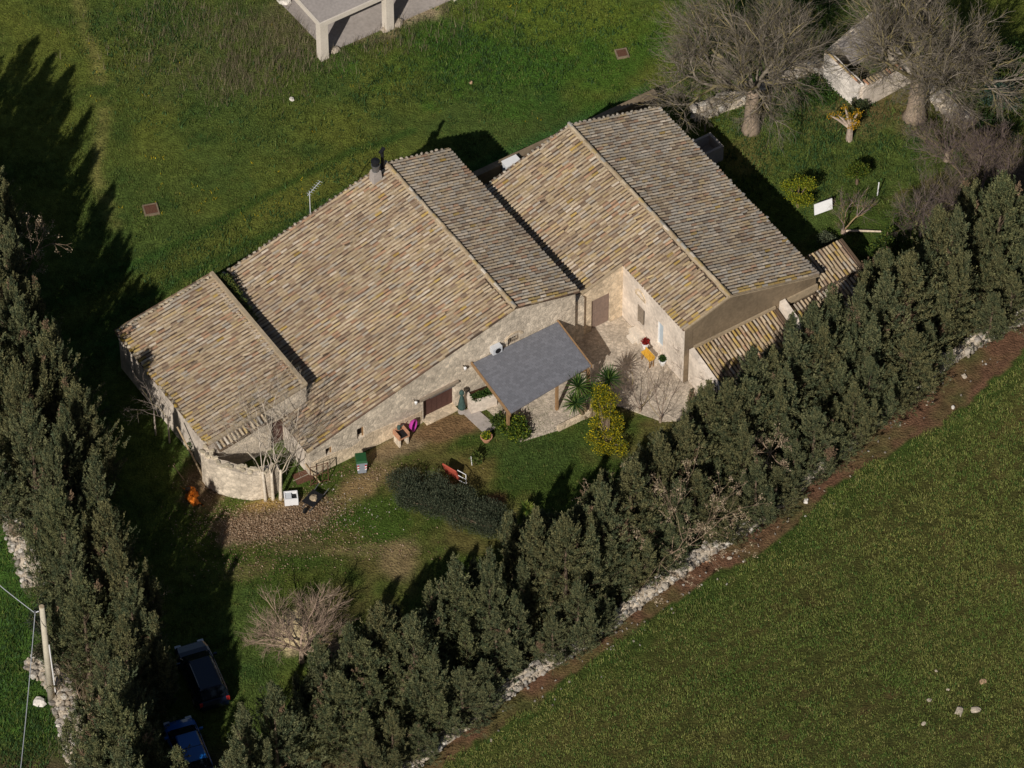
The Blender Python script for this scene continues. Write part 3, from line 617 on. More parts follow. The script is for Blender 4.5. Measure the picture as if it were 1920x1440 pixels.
for i in range(34):
    y0_ = 3.0 + i * 0.285; w = 0.12 + rng.normal(0, 0.015); q.hexa([(-10.98 - w, y0_, AH - 0.05), (-10.83, y0_, AH - 0.1), (-10.83, y0_ + 0.285, AH - 0.1), (-10.98 - w, y0_ + 0.285, AH - 0.05)], [(-10.98 - w * 0.6, y0_, AH + 0.12), (-10.86, y0_, AH + 0.13), (-10.86, y0_ + 0.285, AH + 0.13), (-10.98 - w * 0.6, y0_ + 0.285, AH + 0.12)])
build(q, 'ridge_mortar', 'mortar', parent=aroof)
q = MB(HM); slab(q, [(-17.0, 2.96, zA(-17.0) + 0.1), (-10.9, 2.96, AH + 0.1), (-10.9, 3.12, AH + 0.1), (-17.0, 3.12, zA(-17.0) + 0.1)], th=0.16, dz=0.04); build(q, 'verge_mortar', 'mortar', parent=aroof)
q = MB(HM)
for i in range(24):
    x_ = -16.9 + i * 0.255; put_rock(q, (x_, 12.5 + rng.normal(0, 0.03), zA(x_) + 0.1), (0.10, 0.08, 0.05), S(196, 180, 154) * rng.uniform(0.45, 1.0))
for i in range(30):
    y_ = 3.2 + i * 0.31; put_rock(q, (-17.0 + rng.normal(0, 0.03), y_, AL + 0.03), (0.09, 0.12, 0.05), (PAL['lichen'] if i % 3 == 1 else S(190, 176, 152)) * rng.uniform(0.4, 0.95))
build(q, 'verge_stones', 'stone', parent=aroof, kind='stuff')
pent = MB(HM); slab(pent, [(-16.6, 2.55, zA(-16.6) - 0.42), (-13.6, 2.55, zA(-13.6) - 0.42), (-13.6, 3.1, zA(-13.6) - 0.22), (-16.6, 3.1, zA(-16.6) - 0.22)]); pent = build(pent, 'pent_roof', 'deck', parent=annex)
kp = math.hypot(0.55, 0.2); Mi = MW[annex.name].inverted() @ HM
for i in range(13):
    x_ = -16.45 + i * 0.23; a, b, c = np.array((1, 0, SA)), np.array((0, -0.55, -0.2)) / kp, np.array((0, -0.2, 0.55)) / kp; p = (x_, 3.06, zA(x_) - 0.24)
    o = bpy.data.objects.new('roof_tile', TILE_MESH); COL.objects.link(o); o.parent = pent
    o.matrix_local = Mi @ Matrix(((a[0], b[0], c[0], p[0]), (a[1], b[1], c[1], p[1]), (a[2], b[2], c[2], p[2]), (0, 0, 0, 1))); o.color = (*pick(1, W_YEL)[0], 1)
# ------------------------------------------------------------------ right house
east = thing('stone_house', 'second stone house with steep tiled gable roof and grey cement gable wall near the hedge', 'house', hw(11, 2.5), HA)
ZE = 5.25; SE = 0.31; zE = lambda x: ZE - SE * abs(x - 10.5); kE = math.hypot(1, SE); we = lambda x: zE(x) - 0.07
q = MB(HM); wally(q, 5.05, 7.7, 0.85, 1.35, we, [(5.68, 6.9, -0.1, 2.38)]); build(q, 'front_wall', 'rubble_ochre', parent=east)
q = MB(HM); wallx(q, -4.95, 0.85, 7.7, 8.2, we(7.7), [(-1.25, -0.55, 0.9, 2.3), (-3.0, -2.38, 0.85, 2.68)]); build(q, 'court_wall', 'plaster', parent=east)
q = MB(HM); wally(q, 8.2, 16.3, -4.95, -4.5, we, kinks=[10.5]); wally(q, 7.7, 8.2, -4.97, -4.95, we); build(q, 'gable_wall', 'cement', parent=east)
q = MB(HM); q.box(15.8, 16.3, -4.5, 9.7, -0.1, we(16.3)); build(q, 'side_wall', 'plaster', parent=east)
q = MB(HM); wally(q, 5.05, 16.3, 9.7, 10.2, we, kinks=[10.5]); build(q, 'rear_wall', 'rubble', parent=east)
q = MB(HM); q.box(5.05, 5.5, 1.35, 9.7, -0.1, we(5.05)); build(q, 'side_wall', 'rubble', parent=east)
r_ = MB(HM)
slab(r_, [(4.95, 0.72, zE(4.95)), (7.62, 0.72, zE(7.62)), (7.62, 10.3, zE(7.62)), (4.95, 10.3, zE(4.95))])
slab(r_, [(7.62, -5.05, zE(7.62)), (10.5, -5.05, ZE), (10.5, 10.3, ZE), (7.62, 10.3, zE(7.62))])
slab(r_, [(10.5, -5.05, ZE), (16.42, -5.05, zE(16.42)), (16.42, 10.3, zE(16.42)), (10.5, 10.3, ZE)])
eroof = build(r_, 'roof', 'deck', parent=east)
se1 = tile_rows((10.5, -4.93, ZE), (0, 1, 0), (-1 / kE, 0, -SE / kE), (-SE / kE, 0, 1 / kE), 68, lambda i: (0.12, (2.98 if -4.93 + i * 0.225 < 0.72 else 5.55) * kE), W_YEL, seed=4, lichen=lambda r, t: np.where(r < 2, 0.6, np.where((t > 0.86) & (r < 25), 0.55, 0.02)))
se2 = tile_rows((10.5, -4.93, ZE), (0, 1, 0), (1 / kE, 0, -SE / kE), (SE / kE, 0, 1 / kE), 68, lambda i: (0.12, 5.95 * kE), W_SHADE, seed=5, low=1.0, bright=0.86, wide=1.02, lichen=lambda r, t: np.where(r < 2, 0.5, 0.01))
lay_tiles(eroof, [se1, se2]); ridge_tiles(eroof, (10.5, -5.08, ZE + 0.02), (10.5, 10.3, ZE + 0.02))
q = MB(HM); slab(q, [(7.58, -5.1, zE(7.58) + 0.04), (10.5, -5.1, ZE + 0.04), (10.5, -4.98, ZE + 0.04), (7.58, -4.98, zE(7.58) + 0.04)], th=0.1); build(q, 'verge_mortar', 'mortar', parent=eroof); q = MB(HM); slab(q, [(10.5, -5.1, ZE + 0.04), (16.42, -5.1, zE(16.42) + 0.04), (16.42, -4.98, zE(16.42) + 0.04), (10.5, -4.98, ZE + 0.04)], th=0.1); build(q, 'verge_mortar', 'mortar', parent=eroof); q = MB(HM)
slab(q, [(4.95, 0.68, zE(4.95) + 0.04), (7.6, 0.68, zE(7.6) + 0.04), (7.6, 0.8, zE(7.6) + 0.04), (4.95, 0.8, zE(4.95) + 0.04)], th=0.1); build(q, 'verge_mortar', 'mortar', parent=eroof)
q = MB(HM)
for i in range(37):
    x_ = 5.0 + i * 0.31; put_rock(q, (x_, 10.22 + rng.normal(0, 0.03), zE(x_) + 0.1), (0.10, 0.07, 0.045), S(190, 178, 160) * rng.uniform(0.45, 1.0))
for i in range(50):
    y_ = -4.9 + i * 0.305; put_rock(q, (16.38 + rng.normal(0, 0.05), y_, zE(16.38) + 0.06), (0.10, 0.08, 0.04), S(180, 174, 166) * rng.uniform(0.4, 1.0))
build(q, 'verge_stones', 'stone', parent=eroof, kind='stuff')
gt = MB(HM); gt.box(5.68, 6.9, 1.0, 1.04, 0.0, 2.38); gt = build(gt, 'gate', 'gate_taupe', parent=east)
for i in range(12):
    for z0_, z1_ in ((0.05, 1.12), (1.16, 2.36)):
        q = MB(HM); xa = 5.69 + i * 0.1005; q.box(xa, xa + 0.092, 0.97, 1.0, z0_, z1_); build(q, 'slat', 'gate_taupe', parent=gt)
q = MB(HM); q.box(8.02, 8.06, -1.25, -0.55, 0.9, 2.3); wd = build(q, 'window', 'dark_void', parent=east)
q = MB(HM); q.box(7.74, 7.8, -0.62, -0.55, 0.9, 2.3); q.box(7.74, 7.8, -1.25, -0.62, 2.24, 2.3); build(q, 'frame', 'wood_grey', parent=wd)
q = MB(HM); q.box(7.78, 7.82, -1.02, -0.62, 0.92, 2.24); build(q, 'shutter', 'wood_grey', parent=wd)
bd = MB(HM); bd.box(7.86, 7.9, -3.0, -2.38, 0.85, 2.68); bd = build(bd, 'door', 'door_blue', parent=east)
q = MB(HM); q.box(7.8, 7.87, -2.46, -2.38, 0.85, 2.68); q.box(7.8, 7.87, -3.0, -2.94, 0.85, 2.68); build(q, 'frame', 'white', parent=bd)
q = MB(HM); q.tube([(7.84, -2.85, 1.75), (7.84, -2.85, 1.9)], 0.02, 6); build(q, 'handle', 'steel', parent=bd)
q = MB(HM)
for i in range(8):
    t0, t1 = math.pi * i / 8, math.pi * (i + 1) / 8; f = lambda t, r, x: (x, -0.83 - 0.36 * r * math.cos(t), 3.05 + 0.36 * r * math.sin(t))
    q.hexa([f(t0, 1, 7.65), f(t1, 1, 7.65), f(t1, 1, 7.71), f(t0, 1, 7.71)], [f(t0, 1.35, 7.65), f(t1, 1.35, 7.65), f(t1, 1.35, 7.71), f(t0, 1.35, 7.71)])
q.box(7.66, 7.71, -1.3, -0.35, 2.95, 3.05); build(q, 'blind_arch', 'rubble_ochre', parent=east)
q = MB(HM); q.box(7.25, 7.71, -1.35, -0.45, -0.05, 0.45); q.box(7.0, 7.25, -1.2, -0.6, -0.05, 0.22); build(q, 'step', 'concrete_pale', parent=east)
q = MB(HM); q.box(7.1, 7.71, -3.1, -2.25, -0.05, 0.4); build(q, 'step', 'concrete_pale', parent=east)
q = MB(HM); q.box(4.26, 5.04, 0.62, 1.0, -0.1, 3.25); build(q, 'link_wall', 'rubble', parent=east)
# ------------------------------------------------------------------ lean-to roofs at the right
def leanto(name, label, x0, x1, y0, y1, z0, z1, seed, x0b=None):
    """roof falling from y0 (high) to y1"""
    t = thing(name, label, 'outbuilding', hw((x0 + x1) / 2, (y0 + y1) / 2), HA); ry = y0 - y1; dz = z0 - z1; k = math.hypot(ry, dz)
    q = MB(HM); q.box(x0 + 0.1, x1 - 0.1, y1 + 0.15, y1 + 0.55, -0.1, z1 - 0.06); build(q, 'front_wall', 'plaster', parent=t)
    q = MB(HM); q.hexa([(x1 - 0.45, y1 + 0.55, -0.1), (x1 - 0.1, y1 + 0.55, -0.1), (x1 - 0.1, y0 - 0.1, -0.1), (x1 - 0.45, y0 - 0.1, -0.1)], [(x1 - 0.45, y1 + 0.55, z1), (x1 - 0.1, y1 + 0.55, z1), (x1 - 0.1, y0 - 0.1, z0 - 0.06), (x1 - 0.45, y0 - 0.1, z0 - 0.06)]); build(q, 'side_wall', 'plaster', parent=t)
    q = MB(HM); q.hexa([(x0 + 0.1, y1 + 0.55, -0.1), (x0 + 0.45, y1 + 0.55, -0.1), (x0 + 0.45, y0 - 0.1, -0.1), (x0 + 0.1, y0 - 0.1, -0.1)], [(x0 + 0.1, y1 + 0.55, z1), (x0 + 0.45, y1 + 0.55, z1), (x0 + 0.45, y0 - 0.1, z0 - 0.06), (x0 + 0.1, y0 - 0.1, z0 - 0.06)]); build(q, 'side_wall', 'plaster', parent=t)
    q = MB(HM); slab(q, [(x0, y1, z1), (x1, y1, z1), (x1, y0, z0), (x0, y0, z0)]); r = build(q, 'roof', 'deck', parent=t)
    s = tile_rows((x0 + 0.12, y0, z0), (1, 0, 0), (0, -ry / k, -dz / k), (0, -dz / k, ry / k), int((x1 - x0 - 0.1) / 0.23), lambda i: (0.05, k), W_YEL, sp=0.23, seed=seed, lichen=lambda r, t: np.full(len(r), 0.18))
    lay_tiles(r, [s], n_single=300); return t, r
t1, r1 = leanto('lean_to', 'narrow tiled lean-to below the cement gable, left of the whitewashed parapet', 8.15, 13.75, -4.99, -8.0, 2.35, 1.5, 6)
q = MB(HM); q.box(8.3, 13.6, -5.07, -4.97, 2.42, 2.60); build(q, 'flashing', 'mortar', parent=r1)
q = MB(HM); q.hexa([(8.0, -8.2, -0.1), (8.3, -8.2, -0.1), (8.3, -5.0, -0.1), (8.0, -5.0, -0.1)], [(8.0, -8.2, 1.72), (8.3, -8.2, 1.72), (8.3, -5.0, 2.5), (8.0, -5.0, 2.5)]); build(q, 'end_wall', 'plaster', parent=t1)
q = MB(HM); q.hexa([(13.75, -8.2, -0.1), (14.45, -8.2, -0.1), (14.45, -4.98, -0.1), (13.75, -4.98, -0.1)], [(13.95, -8.2, 1.75), (14.3, -8.2, 1.75), (14.25, -4.98, 2.78), (13.9, -4.98, 2.78)]); build(q, 'parapet', 'plaster', parent=t1)
t2, r2 = leanto('tool_shed', 'small tiled shed at the corner of the second house, right of the parapet', 14.4, 19.5, -5.1, -8.0, 2.2, 1.5, 7)
t3, r3 = leanto('corner_shed', 'short strip of tiled roof standing behind the right corner of the second house', 16.45, 19.5, -2.95, -5.05, 2.7, 2.24, 8)
q = MB(HM); q.box(14.4, 16.35, -5.09, -4.98, 2.3, 2.75); build(q, 'flashing', 'mortar', parent=r2)
# ------------------------------------------------------------------ pergola with shingled roof
perg = thing('pergola', 'wooden pergola with a grey shingled roof against the farmhouse gable', 'pergola', hw(0.4, -1.6), HA)
pz = lambda y: 2.9 + (y - 0.15) * 0.165
q = MB(HM); q.hexa([(-2.3, -3.45, pz(-3.45) - 0.05), (3.05, -3.0, pz(-3.0) - 0.05), (3.05, 0.2, pz(0.2) - 0.05), (-2.38, 0.2, pz(0.2) - 0.05)], [(-2.3, -3.45, pz(-3.45)), (3.05, -3.0, pz(-3.0)), (3.05, 0.2, pz(0.2)), (-2.38, 0.2, pz(0.2))]); pr = build(q, 'roof', 'shingle_base', parent=perg)
q = MB(HM); nr = 24
mat('shingle_mesh', src='mesh', rough=0.9, n2=(60, 0.2), bump=0.3, bscale=60, bdist=0.006)
for j in range(nr):
    y0_ = -3.42 + j * 0.150
    for i in range(23):
        xa = -2.33 + i * 0.235 - (0.117 if j % 2 else 0); xb = min(xa + 0.225, 3.03); xa = max(xa, -2.34)
        if xb - xa < 0.05 or y0_ < -3.44 + 0.45 * (xb + 2.3) / 5.35: continue
        g_ = S(118, 118, 123) * rng.uniform(0.84, 1.08)
        q.hexa([(xa, y0_, pz(y0_) + 0.004), (xb, y0_, pz(y0_) + 0.004), (xb, y0_ + 0.16, pz(y0_ + 0.16) + 0.002), (xa, y0_ + 0.16, pz(y0_ + 0.16) + 0.002)], [(xa, y0_, pz(y0_) + 0.018), (xb, y0_, pz(y0_) + 0.018), (xb, y0_ + 0.16, pz(y0_ + 0.16) + 0.006), (xa, y0_ + 0.16, pz(y0_ + 0.16) + 0.006)], g_)
build(q, 'shingles', 'shingle_mesh', parent=pr, kind='stuff')
for xa, xb, yf in ((-2.43, -2.36, -3.5), (3.06, 3.13, -3.03)):
    q = MB(HM); q.hexa([(xa, yf, pz(yf) - 0.16), (xb, yf, pz(yf) - 0.16), (xb, 0.28, pz(0.28) - 0.16), (xa, 0.28, pz(0.28) - 0.16)], [(xa, yf, pz(yf) + 0.035), (xb, yf, pz(yf) + 0.035), (xb, 0.28, pz(0.28) + 0.035), (xa, 0.28, pz(0.28) + 0.035)]); build(q, 'verge_board', 'wood', parent=perg)
for xa in (-1.5, -0.4, 0.7, 1.8):
    q = MB(HM); q.hexa([(xa, -3.0, pz(-3.0) - 0.2), (xa + 0.1, -3.0, pz(-3.0) - 0.2), (xa + 0.1, 0.25, pz(0.25) - 0.2), (xa, 0.25, pz(0.25) - 0.2)], [(xa, -3.0, pz(-3.0) - 0.06), (xa + 0.1, -3.0, pz(-3.0) - 0.06), (xa + 0.1, 0.25, pz(0.25) - 0.06), (xa, 0.25, pz(0.25) - 0.06)]); build(q, 'rafter', 'wood', parent=perg)
q = MB(HM); q.box(-2.3, 3.0, -2.92, -2.8, pz(-2.9) - 0.36, pz(-2.9) - 0.2); build(q, 'beam', 'wood', parent=perg)
for xa in (-2.2, 0.9, 2.9):
    q = MB(HM); q.box(xa, xa + 0.14, -2.93, -2.79, -0.05, pz(-2.9) - 0.36); build(q, 'post', 'wood', parent=perg)
# court paving, pergola floor, garden path, courtyard floor
q = MB(HM)
q.prism([(2.9, 0.83), (5.66, 0.83), (5.7, 1.08), (6.88, 1.08), (6.92, 0.83), (7.68, 0.83), (7.68, -5.0), (8.0, -5.0), (7.9, -7.5), (6.5, -7.4), (5.2, -6.6), (4.0, -4.6), (3.2, -3.9)], -0.1, 0.035); o = build(q, 'court_paving', 'paving', kind='structure')
q = MB(HM); q.prism([(-2.2, 0.3), (2.9, 0.3), (3.1, -4.0), (0.6, -4.2), (-1.9, -3.7)], -0.1, 0.03); o = build(q, 'terrace_floor', 'paving', kind='structure')
q = MB(HM); q.box(0.2, 3.05, -4.22, -4.02, -0.1, 0.32); tag(build(q, 'terrace_kerb', 'rubble_ochre', loc=hw(1.6, -4.1)), 'low stone kerb along the front of the pergola floor', 'kerb')
q = MB(HM); q.prism([(-3.35, -0.25), (-2.6, -0.2), (-2.35, -2.1), (-3.15, -2.3)], -0.1, 0.04); o = build(q, 'garden_path', 'concrete', kind='structure')

# ------------------------------------------------------------------ walls, boulders and structures around
def wall_poly(q, pts, hs, th):
    pts = [np.array(p[:2], float) for p in pts]; n = len(pts); L = []; R_ = []
    for i in range(n):
        d = pts[min(i + 1, n - 1)] - pts[max(i - 1, 0)]; d /= np.linalg.norm(d); nn = np.array([-d[1], d[0]])
        L.append(pts[i] + nn * th / 2); R_.append(pts[i] - nn * th / 2)
    for i in range(n - 1):
        q.hexa([(*R_[i], -0.1), (*R_[i + 1], -0.1), (*L[i + 1], -0.1), (*L[i], -0.1)], [(*R_[i], hs[i]), (*R_[i + 1], hs[i + 1]), (*L[i + 1], hs[i + 1]), (*L[i], hs[i])])
def resample(pts, step):
    pts = np.array([p[:2] for p in pts], float); d = np.concatenate([[0], np.cumsum(np.linalg.norm(np.diff(pts, axis=0), axis=1))]); t = np.arange(0, d[-1], step)
    return np.stack([np.interp(t, d, pts[:, 0]), np.interp(t, d, pts[:, 1])], 1)
# curved court wall in front of the annex
cw = thing('courtyard_wall', 'curved rubble wall closing the yard in front of the annex', 'wall', P(440, 922))
pts = [hw(-16.75, 3.1), P(386, 893), P(390, 905), P(412, 918), P(440, 926), P(470, 931), P(495, 928), P(512, 922), P(520, 915)]
pts = resample(pts, 0.35); hs = [2.25 - 0.35 * i / len(pts) + rng.normal(0, 0.06) for i in range(len(pts))]
q = MB(); wall_poly(q, pts, hs, 0.5); build(q, 'wall_body', 'rubble', parent=cw)
q = MB()
for i, p in enumerate(pts):
    for k in range(2): put_rock(q, (p[0] + rng.normal(0, 0.12), p[1] + rng.normal(0, 0.12), hs[i] + 0.02), (rng.uniform(0.1, 0.19), rng.uniform(0.09, 0.15), 0.07), S(204, 190, 164) * rng.uniform(0.6, 1.05))
build(q, 'coping_stones', 'stone', parent=cw, kind='stuff')
# dry stone walls: the largest stones single, the small fill as one mesh
STONE_C = [S(198, 190, 178), S(176, 165, 150), S(158, 149, 138), S(184, 170, 150)]
def stone_wall(label, pts, width, height, n_single, n_fill, size=0.2, seed=1):
    pts = resample(pts, 0.3); c0 = pts[len(pts) // 2]; t = thing('dry_stone_wall', label, 'wall', (c0[0], c0[1], 0))
    hs = height * (0.55 + 0.6 * fbm(pts[:, 0], pts[:, 1], 2.0, seed))
    q = MB(); wall_poly(q, pts, hs * 0.75, width * 0.7); build(q, 'wall_core', 'rubble', parent=t)
    Mi = MW[t.name].inverted()
    def spot():
        i = rng.integers(0, len(pts)); p = pts[i]; u = rng.uniform(-0.5, 0.5); j = min(i + 1, len(pts) - 1); d = pts[j] - pts[j - 1]; nn = np.array([-d[1], d[0]]) / (np.linalg.norm(d) + 1e-9)
        xy = p + nn * u * width + rng.normal(0, 0.05, 2); return xy, hs[i] * (1 - 1.1 * abs(u) ** 2) * rng.uniform(0.65, 1.0)
    for _ in range(n_single):
        xy, z = spot(); s = rng.uniform(0.75, 1.35, 3) * size
        o = bpy.data.objects.new('stone', ROCK_MESH[rng.integers(0, 6)]); COL.objects.link(o); o.parent = t
        o.matrix_local = Mi @ (Matrix.Translation((xy[0], xy[1], z)) @ Matrix.Rotation(rng.uniform(0, 6.28), 4, 'Z') @ Matrix.Rotation(rng.normal(0, 0.3), 4, 'X') @ Matrix.Diagonal((s[0], s[1], s[2] * 0.7, 1)))
        o.color = (*(STONE_C[rng.integers(0, 4)] * rng.uniform(0.65, 1.1)), 1)
    q = MB()
    for _ in range(n_fill):
        xy, z = spot(); put_rock(q, (xy[0], xy[1], z * rng.uniform(0.3, 1)), rng.uniform(0.4, 0.7, 3) * size, STONE_C[rng.integers(0, 4)] * rng.uniform(0.5, 1.0))
    build(q, 'fill_stones', 'stone', parent=t, kind='stuff'); return t
stone_wall('long pale dry stone wall between the conifer hedge and the crop field', WALL[1:-1], 0.75, 0.7, 290, 2200, 0.155, 3)
stone_wall('grey dry stone wall at the left edge, between grass and the tall conifers', poly_px([(-40, 840), (5, 920), (30, 1000), (50, 1060), (64, 1105)]), 1.1, 0.7, 140, 700, 0.14, 4)
stone_wall('collapsed heap of pale wall stones beside the utility pole, lower left', poly_px([(62, 1240), (100, 1275), (118, 1310), (130, 1350), (145, 1400), (158, 1470)]), 1.3, 0.5, 170, 700, 0.15, 5)
stone_wall('rubble garden wall curving behind the left bare tree', poly_px([(1300, 222), (1330, 214), (1365, 200), (1400, 190), (1440, 175), (1470, 150), (1500, 138), (1550, 138)]), 0.8, 1.1, 120, 400, 0.18, 6)
stone_wall('mossy rubble garden wall right of the thick bare tree', poly_px([(1722, 160), (1745, 180), (1770, 205), (1795, 228), (1812, 240)]), 0.8, 0.9, 80, 250, 0.18, 7)
# low walls behind the houses
def simple_wall(name, label, pts, h, th, m, local=True, cat='wall'):
    P_ = [hw(*p)[:2] for p in pts] if local else [p[:2] for p in pts]; rs = resample(P_, 0.6); rs = np.vstack([rs, P_[-1]])
    c = rs[len(rs) // 2]; q = MB(); wall_poly(q, rs, [h + rng.normal(0, 0.012) for _ in rs], th); return tag(build(q, name, m, loc=(c[0], c[1], 0)), label, cat)
simple_wall('low_wall', 'low rendered wall running behind the second house', [(5.0, 13.1), (18.2, 13.0)], 1.45, 0.4, 'cement')
# trough in the shade right of the second house
tr = thing('water_trough', 'grey concrete trough in shade right of the second house', 'trough', hw(18.0, 8.2), HA)
q = MB(HM); q.box(16.9, 19.1, 7.6, 8.9, -0.05, 0.35); build(q, 'base', 'concrete', parent=tr)
for a in ((16.9, 19.1, 7.6, 7.75), (16.9, 19.1, 8.75, 8.9), (16.9, 17.05, 7.75, 8.75), (18.95, 19.1, 7.75, 8.75)):
    q = MB(HM); q.box(*a, 0.35, 1.1); build(q, 'side', 'concrete', parent=tr)
bx = thing('storage_box', 'white cabinet before the low wall, behind the gap between the houses', 'box', hw(8.2, 12.5), HA)
q = MB(HM); q.box(7.75, 8.65, 12.3, 12.8, 0, 1.75); build(q, 'body', 'white_metal', parent=bx)
q = MB(HM); q.box(7.72, 8.68, 12.27, 12.83, 1.75, 1.82); build(q, 'lid', 'white', parent=bx)
# concrete shelter at the top edge
sh = thing('concrete_shelter', 'unfinished concrete slab on pale pillars at the top edge', 'shelter', hw(8, 30), HA)
q = MB(HM); q.box(4.45, 14.0, 26.55, 36.0, 2.75, 3.0); rs_ = build(q, 'roof_slab', 'concrete', parent=sh)
q = MB(HM); q.box(4.42, 14.03, 26.52, 26.62, 2.72, 3.03); q.box(4.42, 4.52, 26.62, 36.0, 2.72, 3.03); build(q, 'edge_beam', 'concrete_pale', parent=rs_)
for xa, ya in ((4.5, 26.6), (8.9, 26.6), (13.5, 26.6), (4.5, 34.5), (8.9, 31.0), (13.5, 31.0)):
    q = MB(HM); q.box(xa, xa + 0.5, ya, ya + 0.5, -0.1, 2.75); build(q, 'pillar', 'concrete_pale', parent=sh)
q = MB(HM); q.prism([(5.2, 27.0), (14.2, 26.8), (15, 34), (5, 35)], -0.1, 0.05); o = build(q, 'shelter_floor', 'concrete', kind='structure')
for nm, lb, px, py, s in (('rubble_stone', 'broken pale block at the foot of the near shelter pillar', 628, 95, 0.32), ('rubble_stone', 'pale broken stone left of the near shelter pillar foot', 612, 104, 0.24), ('rubble_stone', 'round pale boulder by the second shelter pillar', 742, 44, 0.45), ('rubble_stone', 'smaller pale stone in front of the second shelter pillar', 722, 56, 0.25), ('boulder', 'white boulder left of the concrete shelter slab at the top edge', 533, 4, 0.4),
                          ('white_stone', 'small white stone alone in the meadow left of the antenna', 547, 186, 0.17), ('pink_stone', 'small pinkish stone in the meadow above the houses', 883, 155, 0.13),
                          ('field_rock', 'largest pale rock of the pair lying in the crop field, lower right', 1799, 1334, 0.36), ('field_rock', 'pale rock just right of the largest one in the crop field', 1829, 1331, 0.3), ('field_rock', 'brownish rock above the pale pair in the crop field', 1843, 1279, 0.27), ('field_rock', 'small pale rock left of the pair in the crop field', 1742, 1313, 0.18), ('field_rock', 'tiny pale rock above left of the rock pair in the field', 1777, 1293, 0.12), ('field_rock', 'flat pale stone low in the crop field left of the rock pair', 1732, 1357, 0.17), ('field_rock', 'small rock highest of the group in the crop field', 1755, 1258, 0.11),
                          ('edge_stone', 'pale stone at the crop edge below the gap in the hedge', 1368, 1047, 0.16), ('edge_stone', 'ochre stone on the bare earth below the dry branches', 1324, 1050, 0.2), ('edge_stone', 'white stone on the bare earth strip, middle of the hedge', 1511, 940, 0.22), ('edge_stone', 'small white stone on the bare strip near the right edge', 1787, 664 + 100, 0.16), ('edge_stone', 'pale stone by the crop, right part of the bare strip', 1808, 706, 0.2), ('edge_stone', 'pale stone near the lower end of the bare strip', 921, 1388, 0.13),
                          ('pole_stone', 'white boulder at the foot of the utility pole', 74, 1318, 0.36)):
    s *= 0.8 if 'field' in nm or 'edge' in nm else 1.0; c = P(px, py); q = MB(); put_rock(q, (c[0], c[1], s * 0.12), (s * 1.0, s * 0.72, s * (0.35 if 'field' in nm else 0.5)), (S(216, 208, 196) if 'white' in lb else S(196, 160, 130) if ('brown' in lb or 'ochre' in lb or 'pink' in lb) else S(180, 166, 148)))
    tag(build(q, nm, 'stone', loc=(c[0], c[1], 0)), lb, 'stone', 'loose stones')
q = MB()
for _ in range(130):
    u = rng.uniform(0, 1); i = rng.integers(4, len(WALL) - 2); p = np.array(WALL[i]) * (1 - u) + np.array(WALL[i + 1]) * u + np.array([rng.normal(0.5, 0.5), rng.normal(-1.0, 0.6)]); put_rock(q, (*p, 0.0), rng.uniform(0.02, 0.07, 3), STONE_C[rng.integers(0, 4)] * rng.uniform(0.4, 0.85))
for _ in range(90):
    c = P(rng.normal(650, 50), rng.normal(950, 30)); put_rock(q, (c[0], c[1], 0), rng.uniform(0.015, 0.04, 3), STONE_C[rng.integers(0, 4)] * rng.uniform(0.6, 1.0))
o = build(q, 'pebbles', 'stone', kind='stuff'); o['label'] = 'small pale pebbles on the bare earth strip and yard'; o['category'] = 'pebbles'
# ruin in the garden
ru = thing('garden_ruin', 'small whitewashed ruined shed between the two large bare trees', 'ruin', P(1630, 150))
a0, a1, a2, a3 = [np.array(v[:2]) for v in (P(1612, 200), P(1548, 150), P(1640, 70), P(1705, 150))]
def rwall(p, qn, h0, h1, name, m, th=0.45):
    d = qn - p; n_ = max(2, int(np.linalg.norm(d) / 0.5)); pp = [p + d * i / n_ for i in range(n_ + 1)]; hh = [h0 + (h1 - h0) * i / n_ + rng.normal(0, 0.05) for i in range(n_ + 1)]
    q = MB(); wall_poly(q, pp, hh, th); build(q, name, m, parent=ru)
rwall(a0, a1, 1.7, 2.1, 'side_wall', 'whitewash'); rwall(a0, a3, 1.5, 1.3, 'front_wall', 'plaster'); rwall(a1, a2, 2.1, 2.0, 'rear_wall', 'rubble'); rwall(a3, a2, 1.2, 1.6, 'side_wall', 'rubble')
q = MB(); c_ = (a0 * 0.25 + a1 * 0.45 + a2 * 0.3); q.hexa([(*(a0 * 0.55 + a1 * 0.3 + a2 * 0.15), 1.75), (*(a3 * 0.35 + a0 * 0.3 + a2 * 0.35), 1.65), (*(a2 * 0.8 + a1 * 0.2), 2.0), (*(a1 * 0.8 + a2 * 0.2), 2.05)], [(*(a0 * 0.55 + a1 * 0.3 + a2 * 0.15), 1.87), (*(a3 * 0.35 + a0 * 0.3 + a2 * 0.35), 1.77), (*(a2 * 0.8 + a1 * 0.2), 2.12), (*(a1 * 0.8 + a2 * 0.2), 2.17)]); rr = build(q, 'roof_slab', 'concrete', parent=ru)
dd = (a1 - a0) / np.linalg.norm(a1 - a0); ee = (a3 - a0) / np.linalg.norm(a3 - a0); Mi = MW[ru.name].inverted()
for i in range(11):
    p = a0 + dd * (0.1 + i * 0.24); o = bpy.data.objects.new('roof_tile', TILE_MESH); COL.objects.link(o); o.parent = ru
    o.matrix_local = Mi @ Matrix(((ee[0], dd[0], 0, p[0]), (ee[1], dd[1], 0, p[1]), (0, 0.17, 1, 1.72 + i * 0.04), (0, 0, 0, 1))); o.color = (*pick(1, dict(terra=3, tan=3, ochre=2, dark=2))[0], 1)
